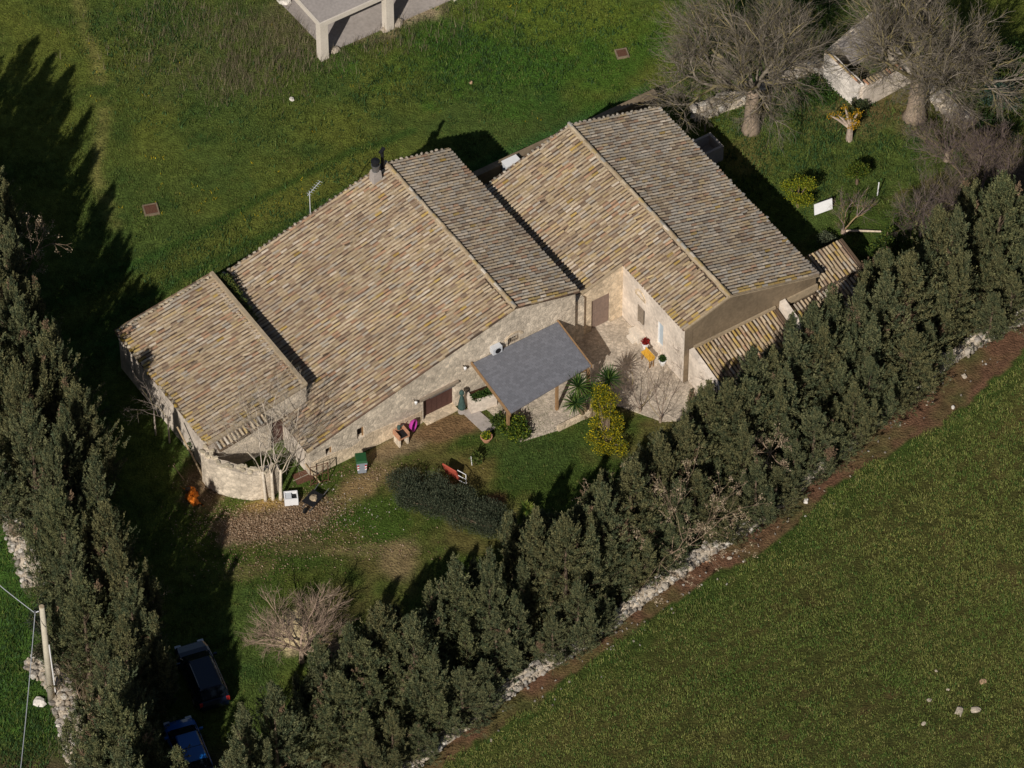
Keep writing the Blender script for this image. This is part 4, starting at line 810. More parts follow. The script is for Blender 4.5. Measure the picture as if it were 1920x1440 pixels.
for i in range(11):
    p = a0 + ee * (0.5 + i * 0.235) - dd * 0.1; o = bpy.data.objects.new('roof_tile', TILE_MESH); COL.objects.link(o); o.parent = ru
    o.matrix_local = Mi @ Matrix(((ee[0], dd[0], 0, p[0]), (ee[1], dd[1], 0, p[1]), (0, 0, 1, 1.5 - i * 0.015), (0, 0, 0, 1))); o.color = (*pick(1, dict(terra=3, tan=3, ochre=2, dark=2))[0], 1)

# ------------------------------------------------------------------ vegetation
def nrm(a): return a / (np.linalg.norm(a, axis=-1, keepdims=True) + 1e-9)
def leafset(q, pos, ax, L, Wd, col, r=None):
    """rhombic leaves: pos base, ax direction"""
    n = len(pos); sd = nrm(np.cross(ax, rng.normal(0, 1, (n, 3)))); L = np.asarray(L).reshape(-1, 1) * np.ones((n, 1)); Wd = np.asarray(Wd).reshape(-1, 1) * np.ones((n, 1))
    v = np.stack([pos, pos + ax * L * 0.5 + sd * Wd, pos + ax * L, pos + ax * L * 0.5 - sd * Wd], 1)
    q.add(v.reshape(-1, 3), np.arange(n * 4).reshape(-1, 4), np.repeat(col, 4, 0))
def trunk(mb, H, r0, r1, lean=(0, 0), col=S(112, 96, 80), n=7, seg=5):
    pts = []; rad = []
    for i in range(seg + 1):
        t = i / seg; pts.append((lean[0] * t + rng.normal(0, 0.02) * (i > 0), lean[1] * t + rng.normal(0, 0.02) * (i > 0), -0.1 + (H + 0.1) * t)); rad.append(r0 + (r1 - r0) * t + (0.35 * r0 if i == 0 else 0))
    mb.tube(pts, rad, n, col=col)
def cypress_crown(seed, H=7.0, R=1.9, nb=300, tone=(1, 1, 1)):
    """an untrimmed conifer: pointed leaders, upswept branches that end in flat feathery sprays with gaps between"""
    r = np.random.default_rng(seed); q = MB(); lead = [(0, 0, H, R)]
    for k in range(r.integers(4, 7)):
        a = r.uniform(0, 6.28); d = r.uniform(0.55, 1.35) * R * 0.75; lead.append((d * math.cos(a), d * math.sin(a), H * r.uniform(0.42, 0.88), R * r.uniform(0.36, 0.6)))
    wts = np.array([l[2] * l[3] ** 1.3 for l in lead]); wts /= wts.sum(); BP, BA, BT = [], [], []
    for li, (lx, ly, lh, lr) in enumerate(lead):
        n = max(20, int(nb * wts[li])); t = (np.arange(n) + r.uniform(0, 1, n)) / n; t = t ** 0.95; a = np.arange(n) * 2.39996 + r.normal(0, 0.35, n)
        env = lr * ((1 - t) ** 1.12 * np.clip((t + 0.16) / 0.24, 0.62, 1) + 0.03) * np.where(r.uniform(0, 1, n) < 0.22, r.uniform(1.2, 1.5, n), r.uniform(0.6, 1.12, n)); f = 0.3 + 0.7 * np.clip(t * 1.5, 0, 1); z = 0.15 + t * (lh - 0.35)
        rise = env * (0.3 + 1.3 * t) + 0.10 + 0.25 * t; root = np.stack([lx * f, ly * f, z - 0.2], 1); tip = root + np.stack([env * np.cos(a), env * np.sin(a), rise + 0.2], 1); ax = nrm(tip - root)
        side = nrm(np.cross(ax, np.array([0, 0, 1.0])) + 1e-4); ns = 7
        for k in range(ns):
            u = r.uniform(0.42, 1.0, n) if k else np.ones(n) * 0.93; lat = r.normal(0, 0.17, n) * (1.15 - 0.6 * u) * np.clip(env * 1.4, 0.25, 1.2)
            BP.append(root + (tip - root) * u[:, None] + side * lat[:, None] + np.array([0, 0, 1]) * r.normal(0, 0.04, (n, 1))); BA.append(nrm(ax + side * (lat * 1.6)[:, None] + np.array([0, 0, 0.35]) + r.normal(0, 0.12, (n, 3)))); BT.append(r.uniform(0.8, 1.15, n) * (0.86 + 0.2 * u))
        for k in range(0, n, 5): q.tube([tuple(root[k]), tuple(tip[k])], [0.022, 0.006], 3, col=S(84, 70, 56), caps=False)
    base = np.concatenate(BP); ax = np.concatenate(BA); bt = np.concatenate(BT); n = len(base); ln = r.uniform(0.26, 0.55, n); m = 23; s = r.uniform(0, 1, (n, m)) ** 0.8
    p = base[:, None] + ax[:, None] * (s * ln[:, None])[..., None] + r.normal(0, 1, (n, m, 3)) * (0.055 * (1.1 - s))[..., None]; d = nrm(ax[:, None] + r.normal(0, 0.45, (n, m, 3)))
    cb = np.where(r.uniform(0, 1, (n, 1)) < 0.6, S(102, 101, 70, 1.15), S(72, 79, 56, 1.1)) * np.array(tone) * bt[:, None]
    dead = (vnoise(base[:, 0] + seed * 5, base[:, 2] + base[:, 1], 0.9, seed) > 0.93); cb[dead] = S(126, 104, 82) * r.uniform(0.8, 1.1, (dead.sum(), 1))
    col = np.repeat(cb, m, 0) * r.uniform(0.75, 1.25, (n * m, 1)); leafset(q, p.reshape(-1, 3), d.reshape(-1, 3), r.uniform(0.07, 0.145, n * m), r.uniform(0.014, 0.025, n * m), col)
    return q
CYP = []
TONES = [(0.96, 0.98, 0.95), (0.88, 0.93, 0.9), (1.02, 0.98, 0.9), (0.94, 0.97, 0.88), (0.86, 0.9, 0.87), (1.0, 0.95, 0.87), (0.92, 0.95, 0.93), (0.95, 0.92, 0.85)]
for k in range(8):
    t = thing('conifer_tree', 'x', 'tree', (0, 0, -100)); qm = cypress_crown(100 + k, 7.0, [1.9, 2.1, 1.7, 2.2, 1.5, 2.0, 1.4, 2.3][k], [340, 370, 300, 400, 280, 350, 260, 400][k], TONES[k]); qm.v = [v + np.array([0, 0, -100]) for v in qm.v]
    build(qm, 'crown', 'leaf', parent=t); qt = MB(); trunk(qt, 5.2, 0.16, 0.04); qt.v = [v + np.array([0, 0, -100]) for v in qt.v]; build(qt, 'trunk', 'bark', parent=t); CYP.append(t)
used = set()
def plant_cypress(x, y, H, label, group, k=None):
    k = rng.integers(0, 8) if k is None else k; s = H / 7.0; wide = s ** 0.5 * rng.uniform(0.85, 1.15)
    if k not in used: used.add(k); r = CYP[k]; r.location = (x, y, 0); r.rotation_euler = (0, 0, rng.uniform(0, 6.28)); r.scale = (wide, wide, s)
    else: r = copy_tree(CYP[k], (x, y, 0), rng.uniform(0, 6.28), wide, s)
    tag(r, label, 'tree', group); return r
BACK = [(442, 1392, 7.3), (458, 1335, 7.5), (512, 1292, 7.2), (598, 1200, 6.8), (655, 1178, 6.8), (712, 1140, 6.6), (775, 1158, 6.8), (852, 1055, 7.4), (918, 1040, 7.8), (1004, 962, 7.4), (1062, 978, 7.0), (1132, 918, 7.3), (1185, 872, 7.0), (1238, 825, 6.6), (1283, 790, 6.4), (1330, 724, 7.0), (1366, 722, 6.8), (1414, 662, 7.0), (1450, 660, 6.4), (1488, 628, 6.6), (1524, 580, 7.0), (1560, 542, 7.3), (1612, 538, 7.0), (1662, 522, 7.0), (1704, 482, 7.2), (1762, 398, 7.6), (1796, 398, 7.5), (1882, 338, 8.0)]
for i, (px, py, H) in enumerate(BACK):
    H *= 1.1; c = P(px, py + 6, H); plant_cypress(c[0], c[1], H, ORD[i] + ' conifer from lower left in the back row of the field hedge', 'conifers of the field hedge, back row')
fr = resample(WALL[1:-1], 1.55); SHOW = [P(a, b)[0] for a, b in ((790, 1420), (850, 1378), (925, 1318), (1005, 1262), (1150, 1168), (1345, 1025), (1738, 708), (1815, 655))]
nfr = 0
for i, p in enumerate(fr):
    d = np.array([-0.55, 0.83]); op = any(SHOW[k] < p[0] < SHOW[k + 1] for k in (0, 2, 4, 6)); off = (1.25 if op else 0.0) + 0.2 * math.sin(i * 1.7); x, y = p + d * off; H = (4.6 if op else 4.0) + 1.0 * math.sin(i * 2.3) + rng.uniform(-0.4, 0.4)
    if nfr < len(ORD): plant_cypress(x, y, H, ORD[nfr] + ' conifer from lower left in the front row above the pale stone wall', 'conifers of the field hedge, front row'); nfr += 1
mid = resample(WALL[1:-1], 2.0); nm_ = 0
for i, p in enumerate(mid):
    if nm_ >= len(ORD): break
    off = 3.2 + 0.4 * math.sin(i * 2.9); x, y = p + np.array([-0.55, 0.83]) * off + rng.normal(0, 0.2, 2); H = 6.0 + 0.7 * math.sin(i * 1.9)
    plant_cypress(x, y, H, ORD[nm_] + ' conifer from lower left in the middle row of the field hedge', 'conifers of the field hedge, middle row'); nm_ += 1
LEFT1 = [(22, 535, 8.0), (86, 645, 8.0), (146, 735, 7.6), (118, 775, 8.0), (176, 862, 7.8), (196, 950, 7.4), (218, 1022, 7.6), (244, 1092, 7.2), (232, 1165, 7.2), (268, 1152, 6.2), (222, 1250, 7.0), (218, 1318, 7.0), (232, 1400, 7.0)]
LEFT2 = [(-30, 590, 8.8), (34, 690, 8.4), (52, 770, 8.0), (92, 840, 7.8), (108, 930, 7.4), (128, 1010, 7.2), (152, 1092, 6.8), (192, 1205, 6.4), (212, 1295, 6.4), (240, 1372, 6.6), (176, 1400, 5.6), (205, 1450, 6.0)]
for j, (lst, wd) in enumerate(((LEFT1, 'inner'), (LEFT2, 'outer'))):
    for i, (px, py, H) in enumerate(lst):
        H *= 1.35 if (py > 1240 and j == 0) else 1.15; c = P(px, py + 6, H); plant_cypress(c[0], c[1], H, ORD[i] + ' conifer from the top in the %s row of the left-hand hedge' % wd, 'conifers of the left hedge, %s row' % wd)
EDGE = [(0, 505, 8.8, 'dark sparse conifer at the left edge, its tip highest of those in view'), (40, 660, 9.0, 'dark conifer with brown tips at the left edge above the hedge')]
EDGE += [(a, b, h, 'tall conifer at or beyond the left edge, %s from the top' % ORD[i]) for i, (a, b, h) in enumerate([(-120, 390, 9.6), (-85, 420, 9.6), (-55, 455, 9.8), (-105, 490, 9.8), (-60, 520, 9.8), (-100, 560, 9.6), (-55, 590, 9.6), (-70, 650, 9.4), (-45, 700, 9.0), (5, 600, 9.2), (20, 730, 9.3), (62, 805, 9.3)])]
for px, py, H, lb in EDGE:
    c = P(px, py); plant_cypress(c[0], c[1], H, lb, 'conifers at the left edge')

# bare trees: branching skeletons with fine twigs
def bare_tree(seed, trunk_h, r0, n_main, spread, reach, levels=5, twig=0.28, up=0.45, col=(128, 116, 100), lean=(0, 0), trunk_col=None, kids=(4, 6), mainlen=None, decay=0.66):
    r = np.random.default_rng(seed); SEG = [[], []]                   # thick limbs, twigs
    def rec(p, d, L, rad, lev):
        ns = 3 if lev > 1 else 2; pts = [p]; dd = d
        for i in range(ns):
            dd = nrm(dd + r.normal(0, 0.16, 3) + np.array([0, 0, up * 0.10])); pts.append(pts[-1] + dd * L / ns)
        rs = [rad * (1 - 0.45 * i / ns) for i in range(ns + 1)]
        (SEG[0] if rad > 0.02 else SEG[1]).append((pts, rs))
        if lev == 0: return
        nk = r.integers(kids[0], kids[1] + 1)
        for k in range(nk):
            t = r.uniform(0.3, 1.0) if k < nk - 1 else 1.0; i = min(int(t * ns), ns - 1); b = pts[i] + (pts[i + 1] - pts[i]) * (t * ns - i)
            side = nrm(np.cross(dd, r.normal(0, 1, 3))); ang = r.uniform(0.35, 0.95) if k < nk - 1 else r.uniform(0.0, 0.35)
            nd = nrm(dd * math.cos(ang) + side * math.sin(ang) + np.array([0, 0, up * 0.25])); rec(b, nd, L * r.uniform(decay - 0.12, decay + 0.12), rad * (0.50 if k < nk - 1 else 0.60), lev - 1)
    top = np.array([lean[0], lean[1], trunk_h])
    for k in range(n_main):
        a = 2 * math.pi * (k + r.uniform(-0.3, 0.3)) / n_main; e = r.uniform(spread[0], spread[1]); d = np.array([math.cos(a) * math.cos(e), math.sin(a) * math.cos(e), math.sin(e)])
        rec(top - np.array([0, 0, r.uniform(0, 0.25) * trunk_h * 0.5]), d, (mainlen or reach * 0.42) * r.uniform(0.8, 1.15), r0 * (0.32 if n_main > 2 else 0.6) * r.uniform(0.7, 1.1), levels)
    return SEG
def build_bare(name, label, cat, base, SEG, trunk_h, r0, col=(136, 124, 106), tcol=(150, 132, 114), lichen=(150, 136, 60), group=None, lean=(0, 0), flare=1.5):
    t = thing(name, label, cat, (base[0], base[1], 0), 0, group); c1, c2, c3 = S(*col), S(*tcol), S(*lichen)
    M = Matrix.Translation((base[0], base[1], 0)); q = MB(M)
    if trunk_h > 0.05:
        pts = [(lean[0] * s_, lean[1] * s_, -0.1 + (trunk_h + 0.2) * s_) for s_ in (0, 0.12, 0.35, 0.7, 1)]; q.tube(pts, [r0 * flare, r0 * 1.15, r0, r0 * 0.92, r0 * 0.8], 10, col=c2); build(q, 'trunk', 'bark', parent=t, smooth=True)
    q = MB(M)
    for pts, rs in SEG[0]: q.tube(pts, rs, 6, col=(c1 if rng.uniform() > 0.35 else c1 * 0.6 + c3 * 0.4), caps=False)
    if SEG[0]: build(q, 'limbs', 'bark', parent=t, smooth=True)
    q = MB(M); P0, P1, R0, R1 = [], [], [], []
    for pts, rs in SEG[1]:
        for i in range(len(pts) - 1): P0.append(pts[i]); P1.append(pts[i + 1]); R0.append(rs[i]); R1.append(rs[i + 1])
    if P0:
        P0, P1, R0, R1 = np.array(P0), np.array(P1), np.maximum(np.array(R0), 0.004), np.maximum(np.array(R1), 0.003); d = nrm(P1 - P0); a = nrm(np.cross(d, np.array([0.31, 0.17, 0.93]))); b = np.cross(d, a); V = []
        for k in range(3):
            th = 2 * math.pi * k / 3; o_ = math.cos(th) * a + math.sin(th) * b; V.append(P0 + o_ * R0[:, None]); V.append(P1 + o_ * R1[:, None])
        V = np.stack(V, 1); n = len(P0); idx = (np.arange(n) * 6)[:, None]
        F = np.concatenate([idx + np.array([0, 2, 3, 1]), idx + np.array([2, 4, 5, 3]), idx + np.array([4, 0, 1, 5])]); cc = np.repeat(c1[None] * 0.72 * rng.uniform(0.75, 1.25, (n, 1)), 6, 0)
        lm = np.repeat(rng.uniform(0, 1, n) < 0.12, 6); cc[lm] = cc[lm] * 0.5 + c3 * 0.5; q.add(V.reshape(-1, 3), F, cc); build(q, 'twigs', 'bark', parent=t)
    return t
GREY = (130, 120, 106)
c = P(1408, 243); build_bare('bare_tree', 'big leafless tree with grey trunk behind the second house', 'tree', c, bare_tree(1, 3.2, 0.5, 7, (0.3, 1.25), 4.4, levels=5, kids=(4, 5), mainlen=2.5, decay=0.70, up=0.25), 3.2, 0.42, col=GREY)
c = P(1716, 218); build_bare('bare_tree', 'largest leafless tree with thick flaring trunk, upper right', 'tree', c, bare_tree(2, 3.2, 0.6, 8, (0.25, 1.2), 5.2, levels=5, kids=(4, 5), mainlen=2.9, decay=0.70, up=0.25), 3.2, 0.5, col=GREY, flare=1.7)
c = P(1835, 385); build_bare('bare_tree', 'dense leafless purplish tree right of the garden', 'tree', c, bare_tree(3, 1.2, 0.3, 6, (0.35, 1.1), 3.4, levels=5, kids=(4, 5), mainlen=1.6, decay=0.70), 1.2, 0.22, col=(124, 108, 102))
c = P(1775, 300); build_bare('bare_shrub', 'leafless twiggy shrub at the end of the mossy garden wall', 'shrub', c, bare_tree(4, 0.6, 0.2, 6, (0.3, 1.1), 2.6, levels=4, kids=(4, 5), mainlen=1.4, decay=0.68), 0.6, 0.16, col=(124, 110, 102))
c = P(1728, 440); build_bare('bare_shrub', 'leafless grey shrub above the hedge at right', 'shrub', c, bare_tree(5, 0.5, 0.2, 7, (0.3, 1.1), 2.8, levels=4, kids=(4, 5), mainlen=1.5, decay=0.70), 0.5, 0.15, col=(122, 108, 102))
c = P(1581, 436); build_bare('bare_fig', 'small leafless fig with forked trunk right of the lemon tree', 'tree', c, bare_tree(6, 0.15, 0.16, 3, (0.5, 1.2), 2.0, levels=4, kids=(3, 4), mainlen=1.25, decay=0.66), 0.15, 0.14, col=(142, 122, 116), lichen=(176, 150, 60))
c = P(1322, 246); build_bare('bare_sapling', 'small leafless sapling by the trough behind the second house', 'sapling', c, bare_tree(7, 0.4, 0.08, 3, (0.7, 1.3), 1.5, levels=3, kids=(3, 4), mainlen=0.8), 0.4, 0.05, col=GREY)
for i, (px, py, sd, lb) in enumerate(((498, 938, 8, 'pale slender bare tree before the courtyard wall, leftmost stem'), (512, 936, 9, 'pale slender bare tree before the courtyard wall, middle stem'), (526, 936, 10, 'pale slender bare tree at the right end of the courtyard wall'))):
    c = P(px, py); build_bare('young_bare_tree', lb, 'tree', c, bare_tree(sd, 2.1, 0.11, 4, (0.95, 1.42), 3.2, levels=4, kids=(3, 4), mainlen=3.3, decay=0.56, lean=((-0.08, -0.02, 0.08)[i], 0.1)), 2.1, 0.085, col=(200, 186, 168), tcol=(212, 198, 178), lichen=(176, 160, 120), group='slender bare trees before the annex', lean=((-0.08, -0.02, 0.08)[i], 0.1), flare=1.25)
for i, (px, py, sd, lb) in enumerate(((292, 815, 11, 'thin bare sapling left of the annex, leftmost'), (318, 830, 12, 'thin bare sapling close to the annex side wall'))):
    c = P(px, py); build_bare('bare_sapling', lb, 'sapling', c, bare_tree(sd, 2.0, 0.06, 3, (0.7, 1.3), 2.2, levels=3, kids=(2, 4), mainlen=1.5, decay=0.6), 2.0, 0.045, col=(176, 160, 146), tcol=(180, 166, 150), flare=1.1)
c = P(566, 1240); build_bare('dead_tree', 'dead pale tree with tangled branches in the yard, lower left', 'tree', c, bare_tree(13, 0.9, 0.22, 8, (0.1, 1.1), 3.2, levels=4, kids=(4, 5), mainlen=1.5, decay=0.68), 0.9, 0.13, col=(176, 152, 132), tcol=(170, 148, 128), lichen=(160, 140, 110))
for i, (px, py, sd, s_, lb) in enumerate(((1283, 712, 14, 1.5, 'leafless climber at the corner of the second house'), (1238, 790, 15, 1.5, 'bare shrub in the court among the hedge tops'), (1200, 772, 16, 1.2, 'small bare shrub beside the yellow mimosa'), (1340, 742, 17, 1.1, 'bare twigs rising in front of the lean-to'))):
    c = P(px, py); build_bare('bare_shrub', lb, 'shrub', c, bare_tree(sd, 0.3, 0.09, 4, (0.6, 1.3), 2.0, levels=3, kids=(3, 4), mainlen=s_, decay=0.66), 0.3, 0.07, col=(150, 130, 116))
for i, (px, py, sd, lb) in enumerate(((150, 1260, 18, 'leafless shrub right of the utility pole'), (165, 1350, 19, 'leafless shrub behind the collapsed stone heap'), (190, 1420, 20, 'leafless shrub at the bottom edge, left'), (40, 1010, 21, 'bare thorny branches over the left stone wall'), (20, 480, 22, 'bare pale branches at the left edge under the dark conifer'))):
    c = P(px, py); build_bare('bare_shrub', lb, 'shrub', c, bare_tree(sd, 0.4, 0.08, 5, (0.4, 1.2), 2.2, levels=4, kids=(2, 4), mainlen=1.3, decay=0.66), 0.4, 0.06, col=(176, 152, 128))

# leafy shrubs and small trees
def leafy(name, label, cat, base, clumps, nleaf, cols, L=(0.07, 0.14), Wd=(0.02, 0.045), trunk_h=0.5, tr=0.07, upw=0.3, group=None, crown='crown', hollow=0.35, stems=True, bark=(120, 102, 84), fruit=None):
    """clumps: (dx, dy, z, rx, rz)"""
    t = thing(name, label, cat, (base[0], base[1], 0), 0, group); M = Matrix.Translation((base[0], base[1], 0)); q = MB(M); C_ = np.stack([S(*c_) for c_ in cols])
    w = np.array([k[3] ** 2 * k[4] for k in clumps]); w /= w.sum()
    for kk, (dx, dy, z, rx, rz) in enumerate(clumps):
        n = int(nleaf * w[kk]); u = nrm(rng.normal(0, 1, (n, 3))); rr = (hollow + (1 - hollow) * rng.uniform(0, 1, n)) * (0.82 + 0.35 * vnoise(u[:, 0] * 3 + kk * 7, u[:, 1] * 3 + u[:, 2] * 5, 1.0, kk)); p = u * rr[:, None] * np.array([rx, rx, rz]) + (dx, dy, z); p[:, 2] = np.maximum(p[:, 2], 0.03)
        ax = nrm(u * 0.8 + np.array([0, 0, upw]) + rng.normal(0, 0.5, (n, 3))); cl = C_[rng.integers(0, len(C_), n)] * rng.uniform(0.7, 1.25, (n, 1)); leafset(q, p, ax, rng.uniform(*L, n), rng.uniform(*Wd, n), cl)
    build(q, crown, 'leaf', parent=t)
    if stems:
        q = MB(M); q.tube([(0, 0, -0.1), (0.03, 0.02, trunk_h)], [tr * 1.3, tr], 7, col=S(*bark))
        for (dx, dy, z, rx, rz) in clumps: q.tube([(0.03, 0.02, trunk_h * 0.9), (dx * 0.6, dy * 0.6, z * 0.75 + trunk_h * 0.2), (dx, dy, z)], [tr * 0.7, tr * 0.45, tr * 0.2], 5, col=S(*bark), caps=False)
        build(q, 'trunk', 'bark', parent=t)
    if fruit:
        col, nf, rf = fruit
        for _ in range(nf):
            k = clumps[rng.integers(0, len(clumps))]; u = nrm(rng.normal(0, 1, 3)); p = np.array(base[:3]) + u * np.array([k[3], k[3], k[4]]) * rng.uniform(0.8, 1.0) + (k[0], k[1], k[2]); q = MB(); q.lathe((p[0], p[1], p[2] - rf), [(rf * 0.3, 0), (rf, rf * 0.7), (rf, rf * 1.3), (rf * 0.3, rf * 2)], 7); build(q, 'fruit', col, parent=t)
    return t
def mound(r, n=7, h=1.0, flat=0.6):
    return [(r * 0.75 * math.cos(k * 2.4) * math.sqrt(k / n), r * 0.75 * math.sin(k * 2.4) * math.sqrt(k / n), h * (0.55 + 0.25 * rng.uniform(-1, 1)), r * rng.uniform(0.42, 0.6), h * flat * rng.uniform(0.8, 1.1)) for k in range(n)]
c = P(1495, 388); leafy('lemon_tree', 'round yellow-green citrus tree in the shade edge beside the white board', 'tree', c, [(a * 1.1, b * 1.1, z + 0.1 + rng.normal(0, 0.1), rng.uniform(0.3, 0.5), rng.uniform(0.28, 0.42)) for a, b, z in ((0, 0, 1.7), (0.55, 0.1, 1.35), (-0.55, 0.15, 1.3), (0.1, 0.6, 1.3), (0, -0.55, 1.1), (0.4, -0.4, 1.0), (-0.4, -0.35, 1.05), (0.45, 0.5, 1.0))], 5200, [(122, 130, 26), (152, 146, 34), (92, 106, 26), (62, 78, 24)], L=(0.05, 0.11), Wd=(0.016, 0.034), trunk_h=0.7, hollow=0.15)
c = P(1606, 345); leafy('citrus_tree', 'small darker green citrus tree right of the round citrus', 'tree', c, [(0, 0, 1.1, 0.5, 0.5), (0.35, 0.2, 0.9, 0.4, 0.4), (-0.35, 0.1, 0.85, 0.4, 0.4)], 2600, [(72, 88, 24), (52, 72, 24), (92, 98, 30)], trunk_h=0.5)
c = P(1655, 492); leafy('evergreen_shrub', 'loose green shrub behind the tiled sheds, by the hedge', 'shrub', c, [(0, 0, 1.3, 0.55, 0.7), (0.5, 0.3, 0.9, 0.5, 0.5), (-0.5, 0, 0.8, 0.55, 0.5), (0.2, 0.5, 1.9, 0.3, 0.5), (0.3, -0.3, 0.6, 0.6, 0.4)], 2600, [(56, 74, 26), (84, 94, 34), (40, 60, 24)], L=(0.1, 0.2))
c = P(1548, 458); leafy('grey_shrub', 'small grey-green shrub in the shadow above the sheds', 'shrub', c, [(0, 0, 0.4, 0.45, 0.4), (0.35, 0, 0.3, 0.3, 0.3)], 900, [(84, 88, 66), (66, 74, 56)], trunk_h=0.2)
c = P(1592, 262); leafy('orange_tree', 'small gnarled tree with orange-yellow foliage in the garden', 'tree', c, [(0, 0, 1.75, 0.35, 0.3), (-0.7, 0.2, 1.75, 0.3, 0.22), (-1.1, 0.3, 1.6, 0.25, 0.2), (0.4, 0.3, 1.8, 0.3, 0.28), (-0.3, 0.5, 2.0, 0.25, 0.22), (0.1, -0.3, 1.3, 0.28, 0.25), (0.35, 0, 1.4, 0.25, 0.25)], 900, [(200, 148, 26), (176, 132, 26), (140, 116, 34), (90, 92, 36)], L=(0.05, 0.11), Wd=(0.015, 0.03), trunk_h=1.0, tr=0.16, bark=(170, 152, 136), hollow=0.1)
c = P(1138, 845); mc = []
for i in range(34):
    u = rng.uniform(0, 1); w_ = 0.95 * (1 - 0.62 * u); mc.append((rng.uniform(-1, 1) * w_ - 0.25 * u, rng.uniform(-0.8, 0.8) * w_ + 1.9 * u, 0.5 + 1.7 * u + rng.normal(0, 0.18), rng.uniform(0.3, 0.5), rng.uniform(0.28, 0.44)))
leafy('mimosa_shrub', 'bright yellow flowering mimosa bush beside the hedge', 'shrub', c, mc, 19000, [(190, 168, 20), (160, 146, 24), (118, 116, 28), (66, 80, 28), (88, 96, 30), (74, 86, 28)], L=(0.05, 0.12), Wd=(0.015, 0.03), trunk_h=0.5, hollow=0.2)
# the long grey-green hedge mound in the yard
c = P(832, 962); cl = []
for i in range(60):
    u = i / 59.0; x_ = -2.3 + 5.0 * u; y_ = 1.45 - 2.75 * u; wd = 1.0 * math.sin(math.pi * min(1, 0.25 + u * 0.68)) ** 0.5
    cl.append((x_ + rng.normal(0, 0.35), y_ + rng.uniform(-1.05, 0.95) * wd, 0.75 + rng.normal(0, 0.16), 0.6, 0.6))
leafy('rosemary_hedge', 'long dark grey-green rounded hedge bush in the front yard', 'hedge', c, cl, 46000, [(74, 80, 60), (58, 66, 50), (90, 94, 72), (46, 56, 42)], L=(0.07, 0.15), Wd=(0.010, 0.020), upw=1.1, trunk_h=0.25, hollow=0.55, crown='foliage')
for (px, py, r_, h_, nl, lb, cols) in ((965, 812, 0.85, 0.75, 2200, 'leafy green garden shrub beside the pergola post', [(64, 82, 24), (110, 120, 32), (44, 64, 22)]), (938, 800, 0.5, 0.5, 900, 'low dark shrub left of the leafy garden shrub', [(50, 66, 26), (72, 84, 30)]), (893, 868, 0.32, 0.7, 350, 'small wispy shrub alone on the front lawn', [(60, 76, 28), (84, 90, 40)]), (1435, 175, 0.9, 0.7, 1800, 'green ivy bush on the garden wall behind the bare tree', [(40, 66, 24), (58, 80, 28)]), (1530, 178, 1.1, 0.6, 2200, 'broad green bush before the white ruin wall', [(44, 70, 26), (62, 84, 30)]), (1645, 128, 0.45, 0.4, 700, 'green plant sprouting on top of the ruin', [(50, 74, 26), (70, 86, 32)]), (1612, 205, 0.5, 0.7, 900, 'ivy hanging at the corner of the ruin', [(48, 58, 34), (76, 80, 50)]),
                                        (372, 850, 0.5, 1.3, 1400, 'dark green ivy climbing the annex side wall', [(44, 60, 30), (60, 74, 40)]), (1875, 190, 1.2, 1.0, 2000, 'blue-green cactus thicket at the right edge', [(70, 92, 76), (56, 76, 62)]), (1860, 260, 1.3, 0.9, 2400, 'dark green bush under the cactus thicket', [(36, 54, 24), (48, 66, 28)]), (1905, 130, 1.4, 1.3, 2400, 'green bush at the right edge, upper corner', [(48, 68, 26), (60, 80, 30)]), (1530, 12, 1.4, 2.0, 2600, 'dark evergreen bush at the top edge between the bare trees', [(34, 54, 24), (44, 62, 26)]), (90, 1185, 1.0, 1.4, 2600, 'dense dark shrub behind the utility pole', [(50, 56, 40), (38, 46, 34)]), (95, 1240, 0.9, 1.0, 1800, 'dark brambles at the foot of the utility pole', [(56, 60, 40), (70, 66, 48)])):
    c = P(px, py); leafy('leafy_shrub', lb, 'shrub', c, mound(r_, 7, h_), int(nl * 1.5), cols, L=(0.08, 0.17), Wd=(0.025, 0.05), trunk_h=h_ * 0.3, tr=0.04)
c = hw(-10.45, 12.1); leafy('roof_creeper', 'green creeper growing in the gap between annex and farmhouse roofs', 'creeper', c, [(hw(0, -i * 0.6)[0], hw(0, -i * 0.6)[1], 3.4 - 0.05 * i, 0.42 - 0.05 * i, 0.35) for i in range(6)], 2000, [(70, 84, 34), (92, 96, 44), (50, 66, 28)], trunk_h=2.2, tr=0.04)
